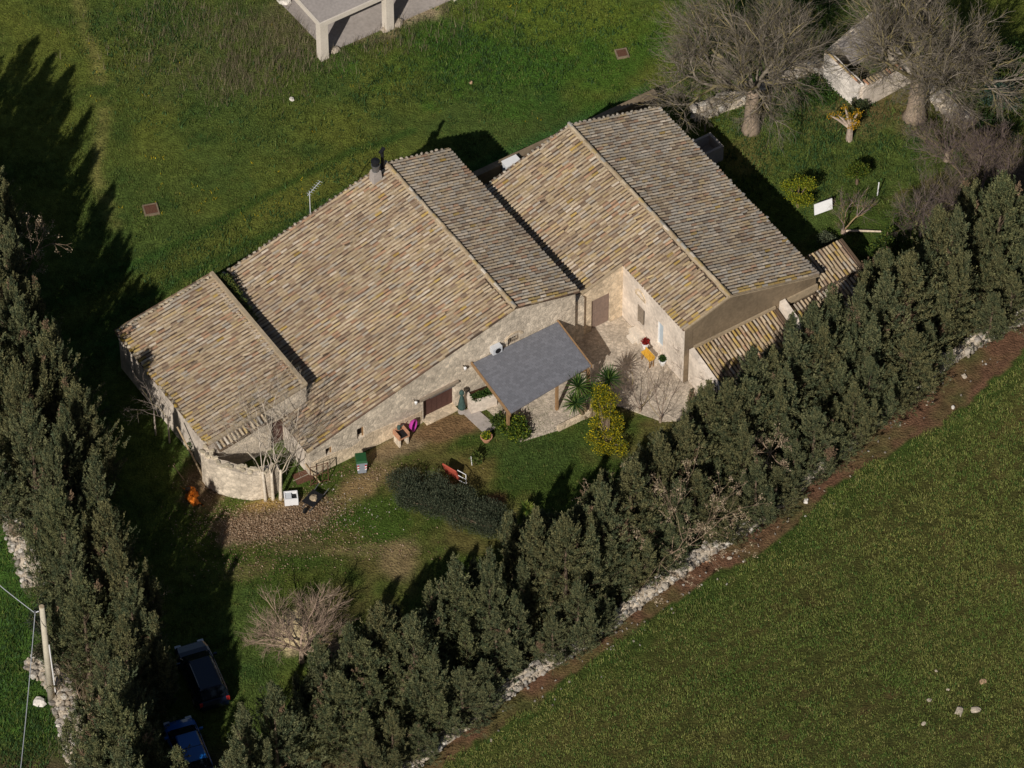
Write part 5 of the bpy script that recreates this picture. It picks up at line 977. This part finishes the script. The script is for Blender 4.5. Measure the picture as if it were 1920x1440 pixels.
# withered branches caught in the hedges
for (px, py, ox, oy, sp, H, n_, lb) in ((1248, 1062, 0.25, -0.8, 1.9, 2.5, 620, 'withered brown branches overhanging the stone wall, middle of the hedge'), (1185, 1040, -1.5, 0.6, 0.75, 3.4, 130, 'withered pale leaves on a branch left of the hedge tops'), (1440, 930, 0, 0.2, 0.6, 3.6, 60, 'withered reddish branch inside the hedge'), (40, 560, 0.9, -0.2, 0.9, 4.0, 80, 'withered brown leaf tufts on bare branches at the left edge'), (250, 1190, 1.0, -0.4, 0.6, 3.2, 26, 'few withered leaves over the dark yard, left')):
    c = P(px, py); t = thing('withered_branch', lb, 'branch', c); M = Matrix.Translation(Vector(c)); sg = bare_tree(30 + int(px), 1.0, 0.1, 6, (0.1, 1.0), 2.0, levels=3, kids=(2, 4), mainlen=sp * 1.2, decay=0.66, up=0.3); q = MB(M)
    off = np.array((ox, oy, H - 1.4)); ends = np.array([s_[0][-1] for s_ in sg[1]] if sg[1] else [(0, 0, 1)]); q.tube([(0, 0, -0.1), (ox * 0.3, oy * 0.3, H * 0.4), off + (0, 0, 1)], [0.06, 0.045, 0.03], 5, col=S(130, 110, 92))
    for pts, rs in sg[0] + sg[1]: q.tube([p + off for p in pts], [max(r_, 0.006) for r_ in rs], 4, col=S(140, 120, 100), caps=False)
    build(q, 'branches', 'bark', parent=t); q = MB(M); ce = ends[rng.integers(0, len(ends), n_)]; p = np.repeat(ce, 7, 0) + off + rng.normal(0, 0.07, (n_ * 7, 3)); ax = nrm(rng.normal(0, 1, (n_ * 7, 3)))
    leafset(q, p, ax, rng.uniform(0.06, 0.13, n_ * 7), rng.uniform(0.015, 0.03, n_ * 7), np.stack([S(160, 140, 114), S(132, 112, 88), S(178, 160, 134)])[rng.integers(0, 3, n_ * 7)]); build(q, 'leaves', 'leaf', parent=t)
# yuccas
def yucca(label, base, heads, cols=((58, 84, 34), (84, 104, 44), (40, 66, 30))):
    t = thing('yucca', label, 'yucca', base, 0, 'yuccas'); M = Matrix.Translation(Vector(base)); C_ = [S(*c_) for c_ in cols]
    for (dx, dy, z, L) in heads:
        q = MB(M); q.tube([(dx * 0.2, dy * 0.2, -0.1), (dx, dy, z)], [0.13, 0.1], 8, col=S(120, 104, 80)); build(q, 'trunk', 'bark', parent=t)
        q = MB(M)
        for k in range(95):
            a = k * 2.399; e = math.radians(85 - 105 * (k / 95) + rng.normal(0, 5)); d = np.array([math.cos(a) * math.cos(e), math.sin(a) * math.cos(e), math.sin(e)]); s_ = np.array([-math.sin(a), math.cos(a), 0]); l = L * rng.uniform(0.8, 1.1); w = 0.03
            p0 = np.array([dx, dy, z]); p1 = p0 + d * l * 0.5; p2 = p0 + d * l + np.array([0, 0, -0.12 * l * (1 - abs(d[2]))]); cc = C_[rng.integers(0, 3)] * rng.uniform(0.8, 1.25)
            q.add([p0 - s_ * w * 0.6, p0 + s_ * w * 0.6, p1 + s_ * w, p1 - s_ * w, p2], [(0, 1, 2, 3), (3, 2, 4)], cc)
        build(q, 'leaf_rosette', 'leaf', parent=t)
yucca('large yucca with several heads beside the pergola corner', P(1105, 782), [(-0.6, 0.5, 1.9, 0.95), (1.0, 0.8, 2.1, 1.0), (-0.8, -0.1, 1.2, 0.85), (0.2, 0.5, 1.4, 0.8)])
yucca('small yucca with two heads on the lawn near the hedge', P(985, 985), [(0.05, 0.1, 1.15, 0.6), (-0.1, -0.2, 0.5, 0.6)], cols=((92, 108, 40), (116, 124, 52), (60, 84, 32)))

# ------------------------------------------------------------------ cars under the left hedge
def car(label, name, paint, center, heading, rails, L=4.3, W=1.78, H=1.52):
    """body lofted along its length; local y = forward"""
    M = Matrix.Translation((center[0], center[1], 0)) @ Matrix.Rotation(heading, 4, 'Z'); t = thing(name, label, 'car', (center[0], center[1], 0), heading)
    def loft(st, m, nm, par):
        q = MB(M); n = len(st[0]); V = [p for s in st for p in s]; F = [(i * n + k, i * n + (k + 1) % n, (i + 1) * n + (k + 1) % n, (i + 1) * n + k) for i in range(len(st) - 1) for k in range(n)]
        F += [tuple(range(n))[::-1], tuple((len(st) - 1) * n + k for k in range(n))]; q.add(V, F); return build(q, nm, m, parent=par, smooth=False)
    def sect(y, hw_, z0, z1, r=0.14):
        return [(-hw_ + 0.06, y, z0), (hw_ - 0.06, y, z0), (hw_, y, z0 + 0.15), (hw_ + 0.01, y, (z0 + z1) / 2), (hw_ - 0.03, y, z1 - r * 0.4), (hw_ - 0.14, y, z1), (-hw_ + 0.14, y, z1), (-hw_ + 0.03, y, z1 - r * 0.4), (-hw_ - 0.01, y, (z0 + z1) / 2), (-hw_, y, z0 + 0.15)]
    w = W / 2; b = loft([sect(-L / 2, w * 0.82, 0.42, 0.72), sect(-L / 2 + 0.12, w * 0.93, 0.3, 0.92), sect(-L / 2 + 0.6, w, 0.24, 0.98), sect(-0.3, w, 0.22, 0.96), sect(0.9, w, 0.22, 0.94), sect(1.5, w * 0.98, 0.24, 0.88), sect(L / 2 - 0.15, w * 0.9, 0.3, 0.74), sect(L / 2, w * 0.75, 0.4, 0.6)], paint, 'body', t)
    def cab(y, hb, ht, zt): return [(-hb, y, 0.93), (hb, y, 0.93), (ht, y, zt - 0.07), (ht - 0.1, y, zt), (-ht + 0.1, y, zt), (-ht, y, zt - 0.07)]
    loft([cab(-L / 2 + 0.2, w * 0.9, w * 0.8, 1.05), cab(-L / 2 + 0.5, w * 0.92, w * 0.74, H - 0.06), cab(-0.6, w * 0.93, w * 0.74, H), cab(0.35, w * 0.93, w * 0.72, H - 0.04), cab(1.15, w * 0.9, w * 0.8, 0.98)], 'glass_dark', 'windows', t)
    q = MB(M); q.hexa([(-w * 0.7, -L / 2 + 0.5, H - 0.07), (w * 0.7, -L / 2 + 0.5, H - 0.07), (w * 0.68, 0.38, H - 0.06), (-w * 0.68, 0.38, H - 0.06)], [(-w * 0.64, -L / 2 + 0.55, H - 0.02), (w * 0.64, -L / 2 + 0.55, H - 0.02), (w * 0.6, 0.3, H + 0.02), (-w * 0.6, 0.3, H + 0.02)]); rf = build(q, 'roof', paint, parent=t)
    if rails:
        for sx in (-1, 1): q = MB(M); q.tube([(sx * w * 0.66, -L / 2 + 0.7, H + 0.01), (sx * w * 0.66, -L / 2 + 0.8, H + 0.06), (sx * w * 0.64, 0.05, H + 0.07), (sx * w * 0.64, 0.15, H + 0.01)], 0.025, 6); build(q, 'roof_rail', 'steel', parent=rf)
    for sx in (-1, 1):
        for y in (-1.3, 1.32):
            q = MB(M); q.tube([(sx * (w - 0.2), y, 0.31), (sx * (w + 0.01), y, 0.31)], 0.31, 16); wh = build(q, 'wheel', 'tyre', parent=t); q = MB(M); q.tube([(sx * (w + 0.005), y, 0.31), (sx * (w + 0.025), y, 0.31)], 0.19, 12); build(q, 'rim', 'steel', parent=wh)
        q = MB(M); q.obox((sx * w * 0.68, L / 2 - 0.1, 0.64), (0.16, 0, 0), (-sx * 0.0, 0.09, 0), (0, 0, 0.07)); build(q, 'headlight', 'lamp_glass', parent=t)
        q = MB(M); q.obox((sx * w * 0.8, -L / 2 + 0.09, 0.82), (0.08, 0, 0), (0, 0.05, 0), (0, 0, 0.12)); build(q, 'tail_light', 'red', parent=t)
        q = MB(M); q.obox((sx * (w + 0.09), 0.75, 1.0), (0.09, 0, 0), (0, 0.05, 0), (0, 0, 0.06)); build(q, 'mirror', paint, parent=t)
    return t
cc_ = P(377, 1244, 1.5); car('dark blue estate car with roof rails parked in deep shade', 'parked_car', 'car_navy', cc_, math.radians(21), True)
cc_ = P(352, 1384, 1.5); car('bright blue hatchback half hidden under the conifers at the bottom edge', 'parked_car', 'car_blue', cc_, math.radians(20), False, L=3.9, W=1.66, H=1.5)

# ------------------------------------------------------------------ utility pole and cables
pb, pt = P(97, 1313), P(78, 1137, 7.6)
po = thing('utility_pole', 'pale concrete utility pole at the left edge', 'pole', pb); q = MB(); q.tube([pb + (0, 0, -0.1), pb * 0.5 + pt * 0.5, pt], [0.2, 0.165, 0.13], 14); build(q, 'shaft', 'pole_concrete', parent=po, smooth=True)
q = MB(); q.lathe(pt + (0, 0, -0.01), [(0.135, 0), (0.135, 0.03), (0.1, 0.05)], 14); build(q, 'cap', 'mortar', parent=po)
q = MB(); q.tube([pb * 0.98 + pt * 0.02 + (0.24, -0.05, 0.6), pb * 0.4 + pt * 0.6 + (0.17, -0.04, 0)], 0.035, 8); build(q, 'conduit', 'white', parent=po)
q = MB(); q.tube([pt + (-0.15, -0.1, -0.25), pt + (-0.34, -0.14, -0.3)], 0.04, 6); q.tube([pt + (-0.34, -0.14, -0.2), pt + (-0.34, -0.14, -0.5)], 0.05, 8); build(q, 'insulator', 'steel', parent=po)
for i, (px, py, z, lb) in enumerate(((-120, 985, 7.4, 'overhead cable running from the utility pole to the upper left'), (30, 1520, 7.0, 'overhead cable running from the utility pole to the bottom edge'))):
    e_ = P(px, py, z); s_ = pt + (-0.34, -0.14, -0.35); pts = [s_ + (e_ - s_) * k / 10 + np.array([0, 0, -0.35 * math.sin(math.pi * k / 10)]) for k in range(11)]; q = MB(); q.tube(pts, 0.022, 6)
    tag(build(q, 'overhead_cable', 'cable', loc=s_), lb, 'cable')
# ------------------------------------------------------------------ antenna, small things on and around the house
an = thing('antenna', 'thin television antenna on the rear edge of the farmhouse roof', 'antenna', hw(-4.45, 13.05, zL(-4.45)), HA); z0 = zL(-4.45)
q = MB(HM); q.tube([(-4.45, 13.08, z0 - 0.5), (-4.45, 13.08, z0 + 1.75)], 0.025, 6); build(q, 'mast', 'white_metal', parent=an)
q = MB(HM); q.tube([(-4.62, 13.0, z0 + 1.62), (-3.55, 13.45, z0 + 1.72)], 0.02, 6); build(q, 'boom', 'white_metal', parent=an)
for k in range(7):
    q = MB(HM); c_ = np.array((-4.5, 13.05, z0 + 1.63)) + np.array((0.95, 0.4, 0.09)) * k / 6; q.tube([c_ + (-0.06, 0.14, 0), c_ + (0.06, -0.14, 0)], 0.008, 4); build(q, 'element', 'white_metal', parent=an)
def wheelie(px, py):
    c = P(px, py); R_ = Matrix.Translation((c[0], c[1], 0)) @ Matrix.Rotation(math.radians(8), 4, 'Z'); t = thing('wheelie_bin', 'grey wheelie bin with green lid and red-white strips by the wall', 'bin', (c[0], c[1], 0), math.radians(8))
    q = MB(R_); q.hexa([(-0.22, -0.24, 0.05), (0.22, -0.24, 0.05), (0.22, 0.24, 0.05), (-0.22, 0.24, 0.05)], [(-0.29, -0.33, 0.95), (0.29, -0.33, 0.95), (0.29, 0.33, 0.95), (-0.29, 0.33, 0.95)]); build(q, 'body', 'bin_grey', parent=t)
    q = MB(R_); q.hexa([(-0.31, -0.36, 0.95), (0.31, -0.36, 0.95), (0.31, 0.36, 0.95), (-0.31, 0.36, 0.95)], [(-0.26, -0.28, 1.06), (0.26, -0.28, 1.06), (0.27, 0.3, 1.08), (-0.27, 0.3, 1.08)]); build(q, 'lid', 'bin_green', parent=t)
    for sx in (-0.2, 0.2):
        for k in range(4): q = MB(R_); z = 0.42 + k * 0.1; q.obox((sx, -0.275 - (z - 0.05) * 0.06, z), (0.05, 0, 0.015), (0, 0.012, 0), (0, 0, 0.045)); build(q, 'reflector', 'red' if k % 2 else 'white', parent=t)
        q = MB(R_); q.tube([(sx, 0.26, 0.1), (sx * 1.25, 0.26, 0.1)], 0.1, 12); build(q, 'wheel', 'tyre', parent=t)
wheelie(678, 882)
def lbox(name, label, cat, px, py, parts, rot=0.0, z=0.0):
    c = P(px, py, z); R_ = Matrix.Translation((c[0], c[1], z)) @ Matrix.Rotation(rot, 4, 'Z'); t = thing(name, label, cat, (c[0], c[1], z), rot)
    for nm, m, f in parts: q = MB(R_); f(q); build(q, nm, m, parent=t)
    return t
lbox('laundry_sink', 'white stone laundry sink on the ground before the bare trees', 'sink', 546, 940, [('basin', 'white', lambda q: (q.box(-0.36, 0.36, -0.3, 0.3, 0, 0.3), q.box(-0.36, 0.36, 0.24, 0.3, 0.3, 0.5), q.box(-0.36, 0.36, -0.3, -0.24, 0.3, 0.5), q.box(-0.36, -0.3, -0.24, 0.24, 0.3, 0.5), q.box(0.3, 0.36, -0.24, 0.24, 0.3, 0.5))), ('washboard', 'white_metal', lambda q: q.box(-0.3, 0.02, -0.24, 0.24, 0.3, 0.46)), ('drain', 'black', lambda q: q.box(0.06, 0.28, -0.2, 0.2, 0.3, 0.34))], 0.12)
lbox('wheelbarrow', 'black wheelbarrow with stones tipped beside the white sink', 'wheelbarrow', 587, 946, [('tray', 'black', lambda q: (q.hexa([(-0.2, -0.3, 0.25), (0.2, -0.3, 0.25), (0.2, 0.3, 0.25), (-0.2, 0.3, 0.25)], [(-0.36, -0.5, 0.5), (0.36, -0.5, 0.5), (0.36, 0.5, 0.5), (-0.36, 0.5, 0.5)]))), ('load', 'mortar', lambda q: put_rock(q, (0, 0.05, 0.5), (0.22, 0.2, 0.12), S(200, 180, 150))), ('wheel', 'tyre', lambda q: q.tube([(-0.05, -0.68, 0.18), (0.05, -0.68, 0.18)], 0.18, 14)), ('handle', 'steel', lambda q: q.tube([(-0.22, -0.65, 0.2), (-0.28, 0.2, 0.35), (-0.32, 1.0, 0.55)], 0.022, 6)), ('handle', 'steel', lambda q: q.tube([(0.22, -0.65, 0.2), (0.28, 0.2, 0.35), (0.32, 1.0, 0.55)], 0.022, 6)), ('leg', 'steel', lambda q: q.tube([(-0.28, 0.35, 0.38), (-0.28, 0.42, 0)], 0.02, 6)), ('leg', 'steel', lambda q: q.tube([(0.28, 0.35, 0.38), (0.28, 0.42, 0)], 0.02, 6))], -0.6)
lbox('brick_barbecue', 'small terracotta brick barbecue against the farmhouse wall', 'barbecue', 753, 830, [('base', 'rubble', lambda q: (q.box(-0.3, -0.2, -0.25, 0.3, 0, 0.6), q.box(0.2, 0.3, -0.25, 0.3, 0, 0.6), q.box(-0.2, 0.2, 0.2, 0.3, 0, 0.6))), ('hearth', 'terracotta', lambda q: (q.box(-0.33, 0.33, -0.3, 0.33, 0.6, 0.68), q.box(-0.33, -0.25, -0.3, 0.33, 0.68, 0.92), q.box(0.25, 0.33, -0.3, 0.33, 0.68, 0.92), q.box(-0.25, 0.25, 0.25, 0.33, 0.68, 0.92))), ('grate', 'black', lambda q: q.box(-0.24, 0.24, -0.28, 0.24, 0.69, 0.72))], HA)
lbox('watering_can', 'small turquoise watering can on the barbecue', 'can', 748, 804, [('body', 'bronze', lambda q: q.lathe((0, 0, 0), [(0.1, 0), (0.1, 0.2), (0.06, 0.24)], 12)), ('spout', 'bronze', lambda q: q.tube([(0.08, 0, 0.06), (0.26, 0, 0.26)], 0.02, 6))], 0.4, 0.92)
lbox('folded_chair', 'folded yellow chair hanging on the wall above the barbecue', 'chair', 746, 794, [('seat', 'yellow', lambda q: q.obox((0, 0.12, 0.5), (0.3, 0, 0.03), (0, 0.02, 0.02), (0, 0.06, 0.16))), ('frame', 'steel', lambda q: (q.tube([(-0.28, 0.16, 0.1), (-0.28, 0.1, 0.75)], 0.015, 6), q.tube([(0.28, 0.16, 0.1), (0.28, 0.1, 0.75)], 0.015, 6)))], HA, 0.55)
lbox('plastic_tub', 'purple round tub leaning against the farmhouse wall', 'tub', 772, 806, [('bowl', 'purple', lambda q: q.add([(r * math.cos(k * math.pi / 8), y_ + 0.1 * 0, r * 1.3 * math.sin(k * math.pi / 8) + 0.42) for r, y_ in ((0.2, 0.05), (0.28, -0.05), (0.31, -0.18), (0.27, -0.18), (0.17, -0.02)) for k in range(16)], [(i * 16 + k, i * 16 + (k + 1) % 16, (i + 1) * 16 + (k + 1) % 16, (i + 1) * 16 + k) for i in range(4) for k in range(16)] + [tuple(range(16)), tuple(64 + k for k in range(16))]))], HA + 0.5, 0.25)
lbox('folding_table', 'red folding table tipped on its side with white legs on the lawn', 'table', 848, 897, [('tabletop', 'panel_red', lambda q: q.obox((-0.05, 0, 0.5), (0.36, -0.28, 0.0), (0.02, 0.025, 0.01), (-0.1, -0.05, 0.42))), ('leg', 'white', lambda q: q.tube([(0.28, -0.2, 0.9), (0.72, -0.28, 0.62)], 0.022, 6)), ('leg', 'white', lambda q: q.tube([(0.36, -0.3, 0.2), (0.74, -0.42, 0.05)], 0.022, 6)), ('leg', 'white', lambda q: q.tube([(0.72, -0.28, 0.62), (0.74, -0.42, 0.05)], 0.022, 6)), ('leg', 'white', lambda q: q.tube([(0.3, -0.25, 0.55), (0.73, -0.36, 0.32)], 0.022, 6))], 0.0)
lbox('white_stake', 'thin white stake standing in the front lawn', 'stake', 885, 872, [('shaft', 'white', lambda q: q.tube([(0, 0, -0.1), (-0.05, 0.02, 0.7)], 0.022, 6)), ('tip', 'black', lambda q: q.tube([(-0.05, 0.02, 0.7), (-0.052, 0.021, 0.75)], 0.024, 6))])
lbox('parasol', 'closed dark green parasol in its stand by the door', 'parasol', 866, 772, [('pole', 'steel', lambda q: q.tube([(0, 0, 0), (0, 0, 1.75)], 0.025, 8)), ('canopy', 'bronze', lambda q: q.lathe((0, 0, 0.3), [(0.2, 0), (0.22, 0.15), (0.15, 0.6), (0.09, 0.9), (0.06, 1.0)], 10)), ('finial', 'bronze', lambda q: q.lathe((0, 0, 1.3), [(0.05, 0), (0.13, 0.12), (0.14, 0.24), (0.09, 0.36), (0.02, 0.4)], 12)), ('base', 'concrete', lambda q: q.lathe((0, 0, 0), [(0.22, 0), (0.22, 0.06), (0.06, 0.1)], 14))])
pl = lbox('stone_planter', 'white corner planter with green plants beside the pergola', 'planter', 903, 760, [('wall', 'plaster', lambda q: (q.box(-0.75, 0.75, -0.35, -0.1, -0.05, 0.75), q.box(-0.75, -0.5, -0.1, 0.6, -0.05, 0.75))), ('soil', 'soil', lambda q: q.box(-0.5, 0.75, -0.1, 0.6, -0.05, 0.65))], HA - 0.15)
c = P(905, 742, 0.65); t_ = leafy('planter_greenery', 'low green plants filling the white corner planter', 'plant', (c[0], c[1], 0), [(i * 0.28 - 0.35, i * 0.16 - 0.25, 0.75, 0.3, 0.22) for i in range(4)], 1400, [(48, 72, 26), (64, 86, 30), (40, 60, 24)], stems=False)
lbox('round_planter', 'round terracotta planter with a bright green plant at the path end', 'planter', 912, 826, [('bowl', 'terracotta', lambda q: q.lathe((0, 0, 0), [(0.2, 0), (0.3, 0.28), (0.33, 0.3), (0.33, 0.34), (0.27, 0.34), (0.25, 0.28)], 16)), ('soil', 'soil', lambda q: q.lathe((0, 0, 0.2), [(0.26, 0), (0.26, 0.09)], 14))])
c = P(912, 826); leafy('potted_plant', 'bright green plant growing in the round planter', 'plant', c, [(0, 0, 0.45, 0.22, 0.2), (-0.1, -0.1, 0.42, 0.16, 0.15)], 320, [(150, 150, 30), (72, 96, 30)], stems=False)
for px, py, m_, lb, lb2 in ((1210, 652, (150, 40, 36), 'white flower pot with red plant beside the courtyard step', 'red flowering plant in the white pot'), (1242, 684, (60, 84, 36), 'white flower pot with green plant below the blue door', 'green plant in the white pot')):
    lbox('flower_pot', lb, 'pot', px, py, [('vessel', 'white', lambda q: q.lathe((0, 0, 0), [(0.13, 0), (0.2, 0.32), (0.22, 0.34), (0.22, 0.4), (0.17, 0.4), (0.16, 0.34)], 14)), ('soil', 'soil', lambda q: q.lathe((0, 0, 0.25), [(0.16, 0), (0.16, 0.1)], 12))])
    leafy('pot_plant', lb2, 'plant', P(px, py), [(0, 0, 0.5, 0.2, 0.16)], 380, [m_, tuple(int(v * 0.7) for v in m_)], L=(0.05, 0.1), stems=False)
bn = thing('garden_bench', 'yellow bench in front of the blue door', 'bench', hw(7.0, -2.75), HA)
q = MB(HM); q.obox((6.9, -2.75, 0.62), (0.15, 0, 0), (0, 0.42, 0), (0, 0, 0.025)); build(q, 'seat', 'yellow', parent=bn)
q = MB(HM); q.obox((7.06, -2.75, 0.76), (0.02, 0, 0), (0, 0.42, 0), (0, 0, 0.09)); build(q, 'backrest', 'yellow', parent=bn)
for sx in (6.79, 7.02):
    for sy in (-3.12, -2.38): q = MB(HM); q.box(sx - 0.025, sx + 0.025, sy - 0.025, sy + 0.025, 0.03, 0.6); build(q, 'leg', 'wood', parent=bn)
q = MB(HM)
lbox('red_ornament', 'small red ornament hanging on the court wall', 'ornament', 1262, 668, [('body', 'red', lambda q: q.lathe((0, 0, 0), [(0.02, 0), (0.09, 0.12), (0.05, 0.3), (0.02, 0.34)], 8)), ('hook', 'steel', lambda q: q.tube([(0, 0, 0.34), (0.03, 0.05, 0.42)], 0.01, 5))], 0, 1.0)
lbox('white_board', 'white board leaning between the citrus tree and the bare fig', 'board', 1543, 396, [('panel', 'white', lambda q: q.obox((0, 0, 0.36), (0.5, 0.2, 0.05), (0.01, -0.02, 0.01), (-0.02, 0.12, 0.3))), ('stake', 'wood', lambda q: q.tube([(0, 0.16, -0.05), (0, 0.14, 0.6)], 0.025, 5))])
lbox('white_post', 'thin white post in the garden grass', 'post', 1645, 366, [('shaft', 'white', lambda q: q.tube([(0, 0, -0.1), (0.04, 0.02, 0.95)], 0.035, 8)), ('cap', 'white', lambda q: q.lathe((0.04, 0.02, 0.94), [(0.045, 0), (0.045, 0.03), (0.02, 0.05)], 8))])
q = MB(); a_, b_ = P(1586, 433, 0.15), P(1652, 434, 0.15); q.tube([a_, a_ * 0.5 + b_ * 0.5 + (0, 0, 0.03), b_], [0.07, 0.06, 0.05], 8, col=S(206, 188, 164)); tag(build(q, 'fallen_log', 'bark', loc=a_), 'pale straight log lying right of the bare fig', 'log')
for px, py, s_, lb, m_ in ((283, 394, 0.42, 'dark rusty manhole cover in the meadow left of the houses', 'rust'), (1166, 101, 0.36, 'dark rusty manhole cover in the meadow at the top', 'rust')):
    lbox('manhole_cover', lb, 'manhole', px, py, [('frame', 'cement', lambda q: (q.box(-s_, s_, -s_, -s_ + 0.08, -0.1, 0.09), q.box(-s_, s_, s_ - 0.08, s_, -0.1, 0.09), q.box(-s_, -s_ + 0.08, -s_ + 0.08, s_ - 0.08, -0.1, 0.09), q.box(s_ - 0.08, s_, -s_ + 0.08, s_ - 0.08, -0.1, 0.09))), ('lid', m_, lambda q: q.box(-s_ + 0.09, s_ - 0.09, -s_ + 0.09, s_ - 0.09, -0.05, 0.08))], 0.25)
# gate, poles, tarpaulin by the annex
gt_ = thing('iron_gate', 'rusty iron gate frame standing open at the farmhouse corner', 'gate', P(600, 908)); A_, B_ = P(583, 912), P(616, 902)
for u in (0.0, 0.34, 0.68, 1.0): p = A_ * (1 - u) + B_ * u; q = MB(); q.tube([p + (0, 0, 0.02), p + (0, 0, 1.5)], 0.028 if u in (0, 1) else 0.016, 6); build(q, 'bar', 'rust', parent=gt_)
for z in (0.12, 0.75, 1.48): q = MB(); q.tube([A_ + (0, 0, z), B_ + (0, 0, z)], 0.02, 6); build(q, 'rail', 'rust', parent=gt_)
q = MB(); q.tube([A_ + (0, 0, 0.12), B_ + (0, 0, 1.48)], 0.015, 6); build(q, 'brace', 'rust', parent=gt_)
for px0, py0, z0_, px1, py1, z1_, r_, lb in ((332, 800, 2.6, 385, 902, 0.0, 0.05, 'long wooden pole leaning on the annex side wall'), (325, 873, 1.2, 345, 900, 0.0, 0.03, 'short wooden stick left of the leaning pole'), (405, 872, 1.3, 406, 905, 0.0, 0.03, 'thin dark post at the curved courtyard wall'), (600, 905, 0.1, 572, 870, 0.9, 0.04, 'wooden batten leaning by the iron gate')):
    a_, b_ = P(px0, py0, z0_), P(px1, py1, z1_); q = MB(); q.tube([a_, b_], r_, 7, col=S(168, 146, 116)); tag(build(q, 'wooden_pole', 'bark', loc=b_), lb, 'pole')
tp = thing('orange_tarpaulin', 'crumpled orange tarpaulin in the shade left of the courtyard wall', 'tarpaulin', P(355, 940)); c = P(360, 932); n_ = 16; V = []
for i in range(n_):
    for j in range(n_):
        u, v = i / (n_ - 1) - 0.5, j / (n_ - 1) - 0.5; V.append((c[0] + u * 0.62 - v * 0.4 + rng.normal(0, 0.035) + 0.12 * math.sin(v * 9), c[1] + v * 1.25 + rng.normal(0, 0.035) + 0.1 * math.sin(u * 8), 0.06 + 0.7 * max(0, 0.25 - u * u - v * v * 0.8) * 4 * vnoise(u * 9 + 9, v * 9 + 4, 1.7, 5)))
q = MB(); q.add(V, [(i * n_ + j, (i + 1) * n_ + j, (i + 1) * n_ + j + 1, i * n_ + j + 1) for i in range(n_ - 1) for j in range(n_ - 1)]); build(q, 'sheet', 'orange', parent=tp, smooth=True)
q = MB(); put_rock(q, (c[0] - 0.15, c[1] + 0.35, 0.12), (0.2, 0.22, 0.16), S(90, 80, 70)); build(q, 'bundle', 'stone', parent=tp)
lbox('rusty_sheet', 'rusty iron sheet lying on the ground inside the gate', 'sheet', 568, 896, [('plate', 'rust', lambda q: q.obox((0, 0, 0.08), (0.42, 0.2, 0.02), (-0.16, 0.34, 0), (0, 0, 0.012))), ('batten', 'wood_grey', lambda q: q.tube([(-0.5, -0.3, 0.1), (0.5, 0.3, 0.12)], 0.03, 5))])
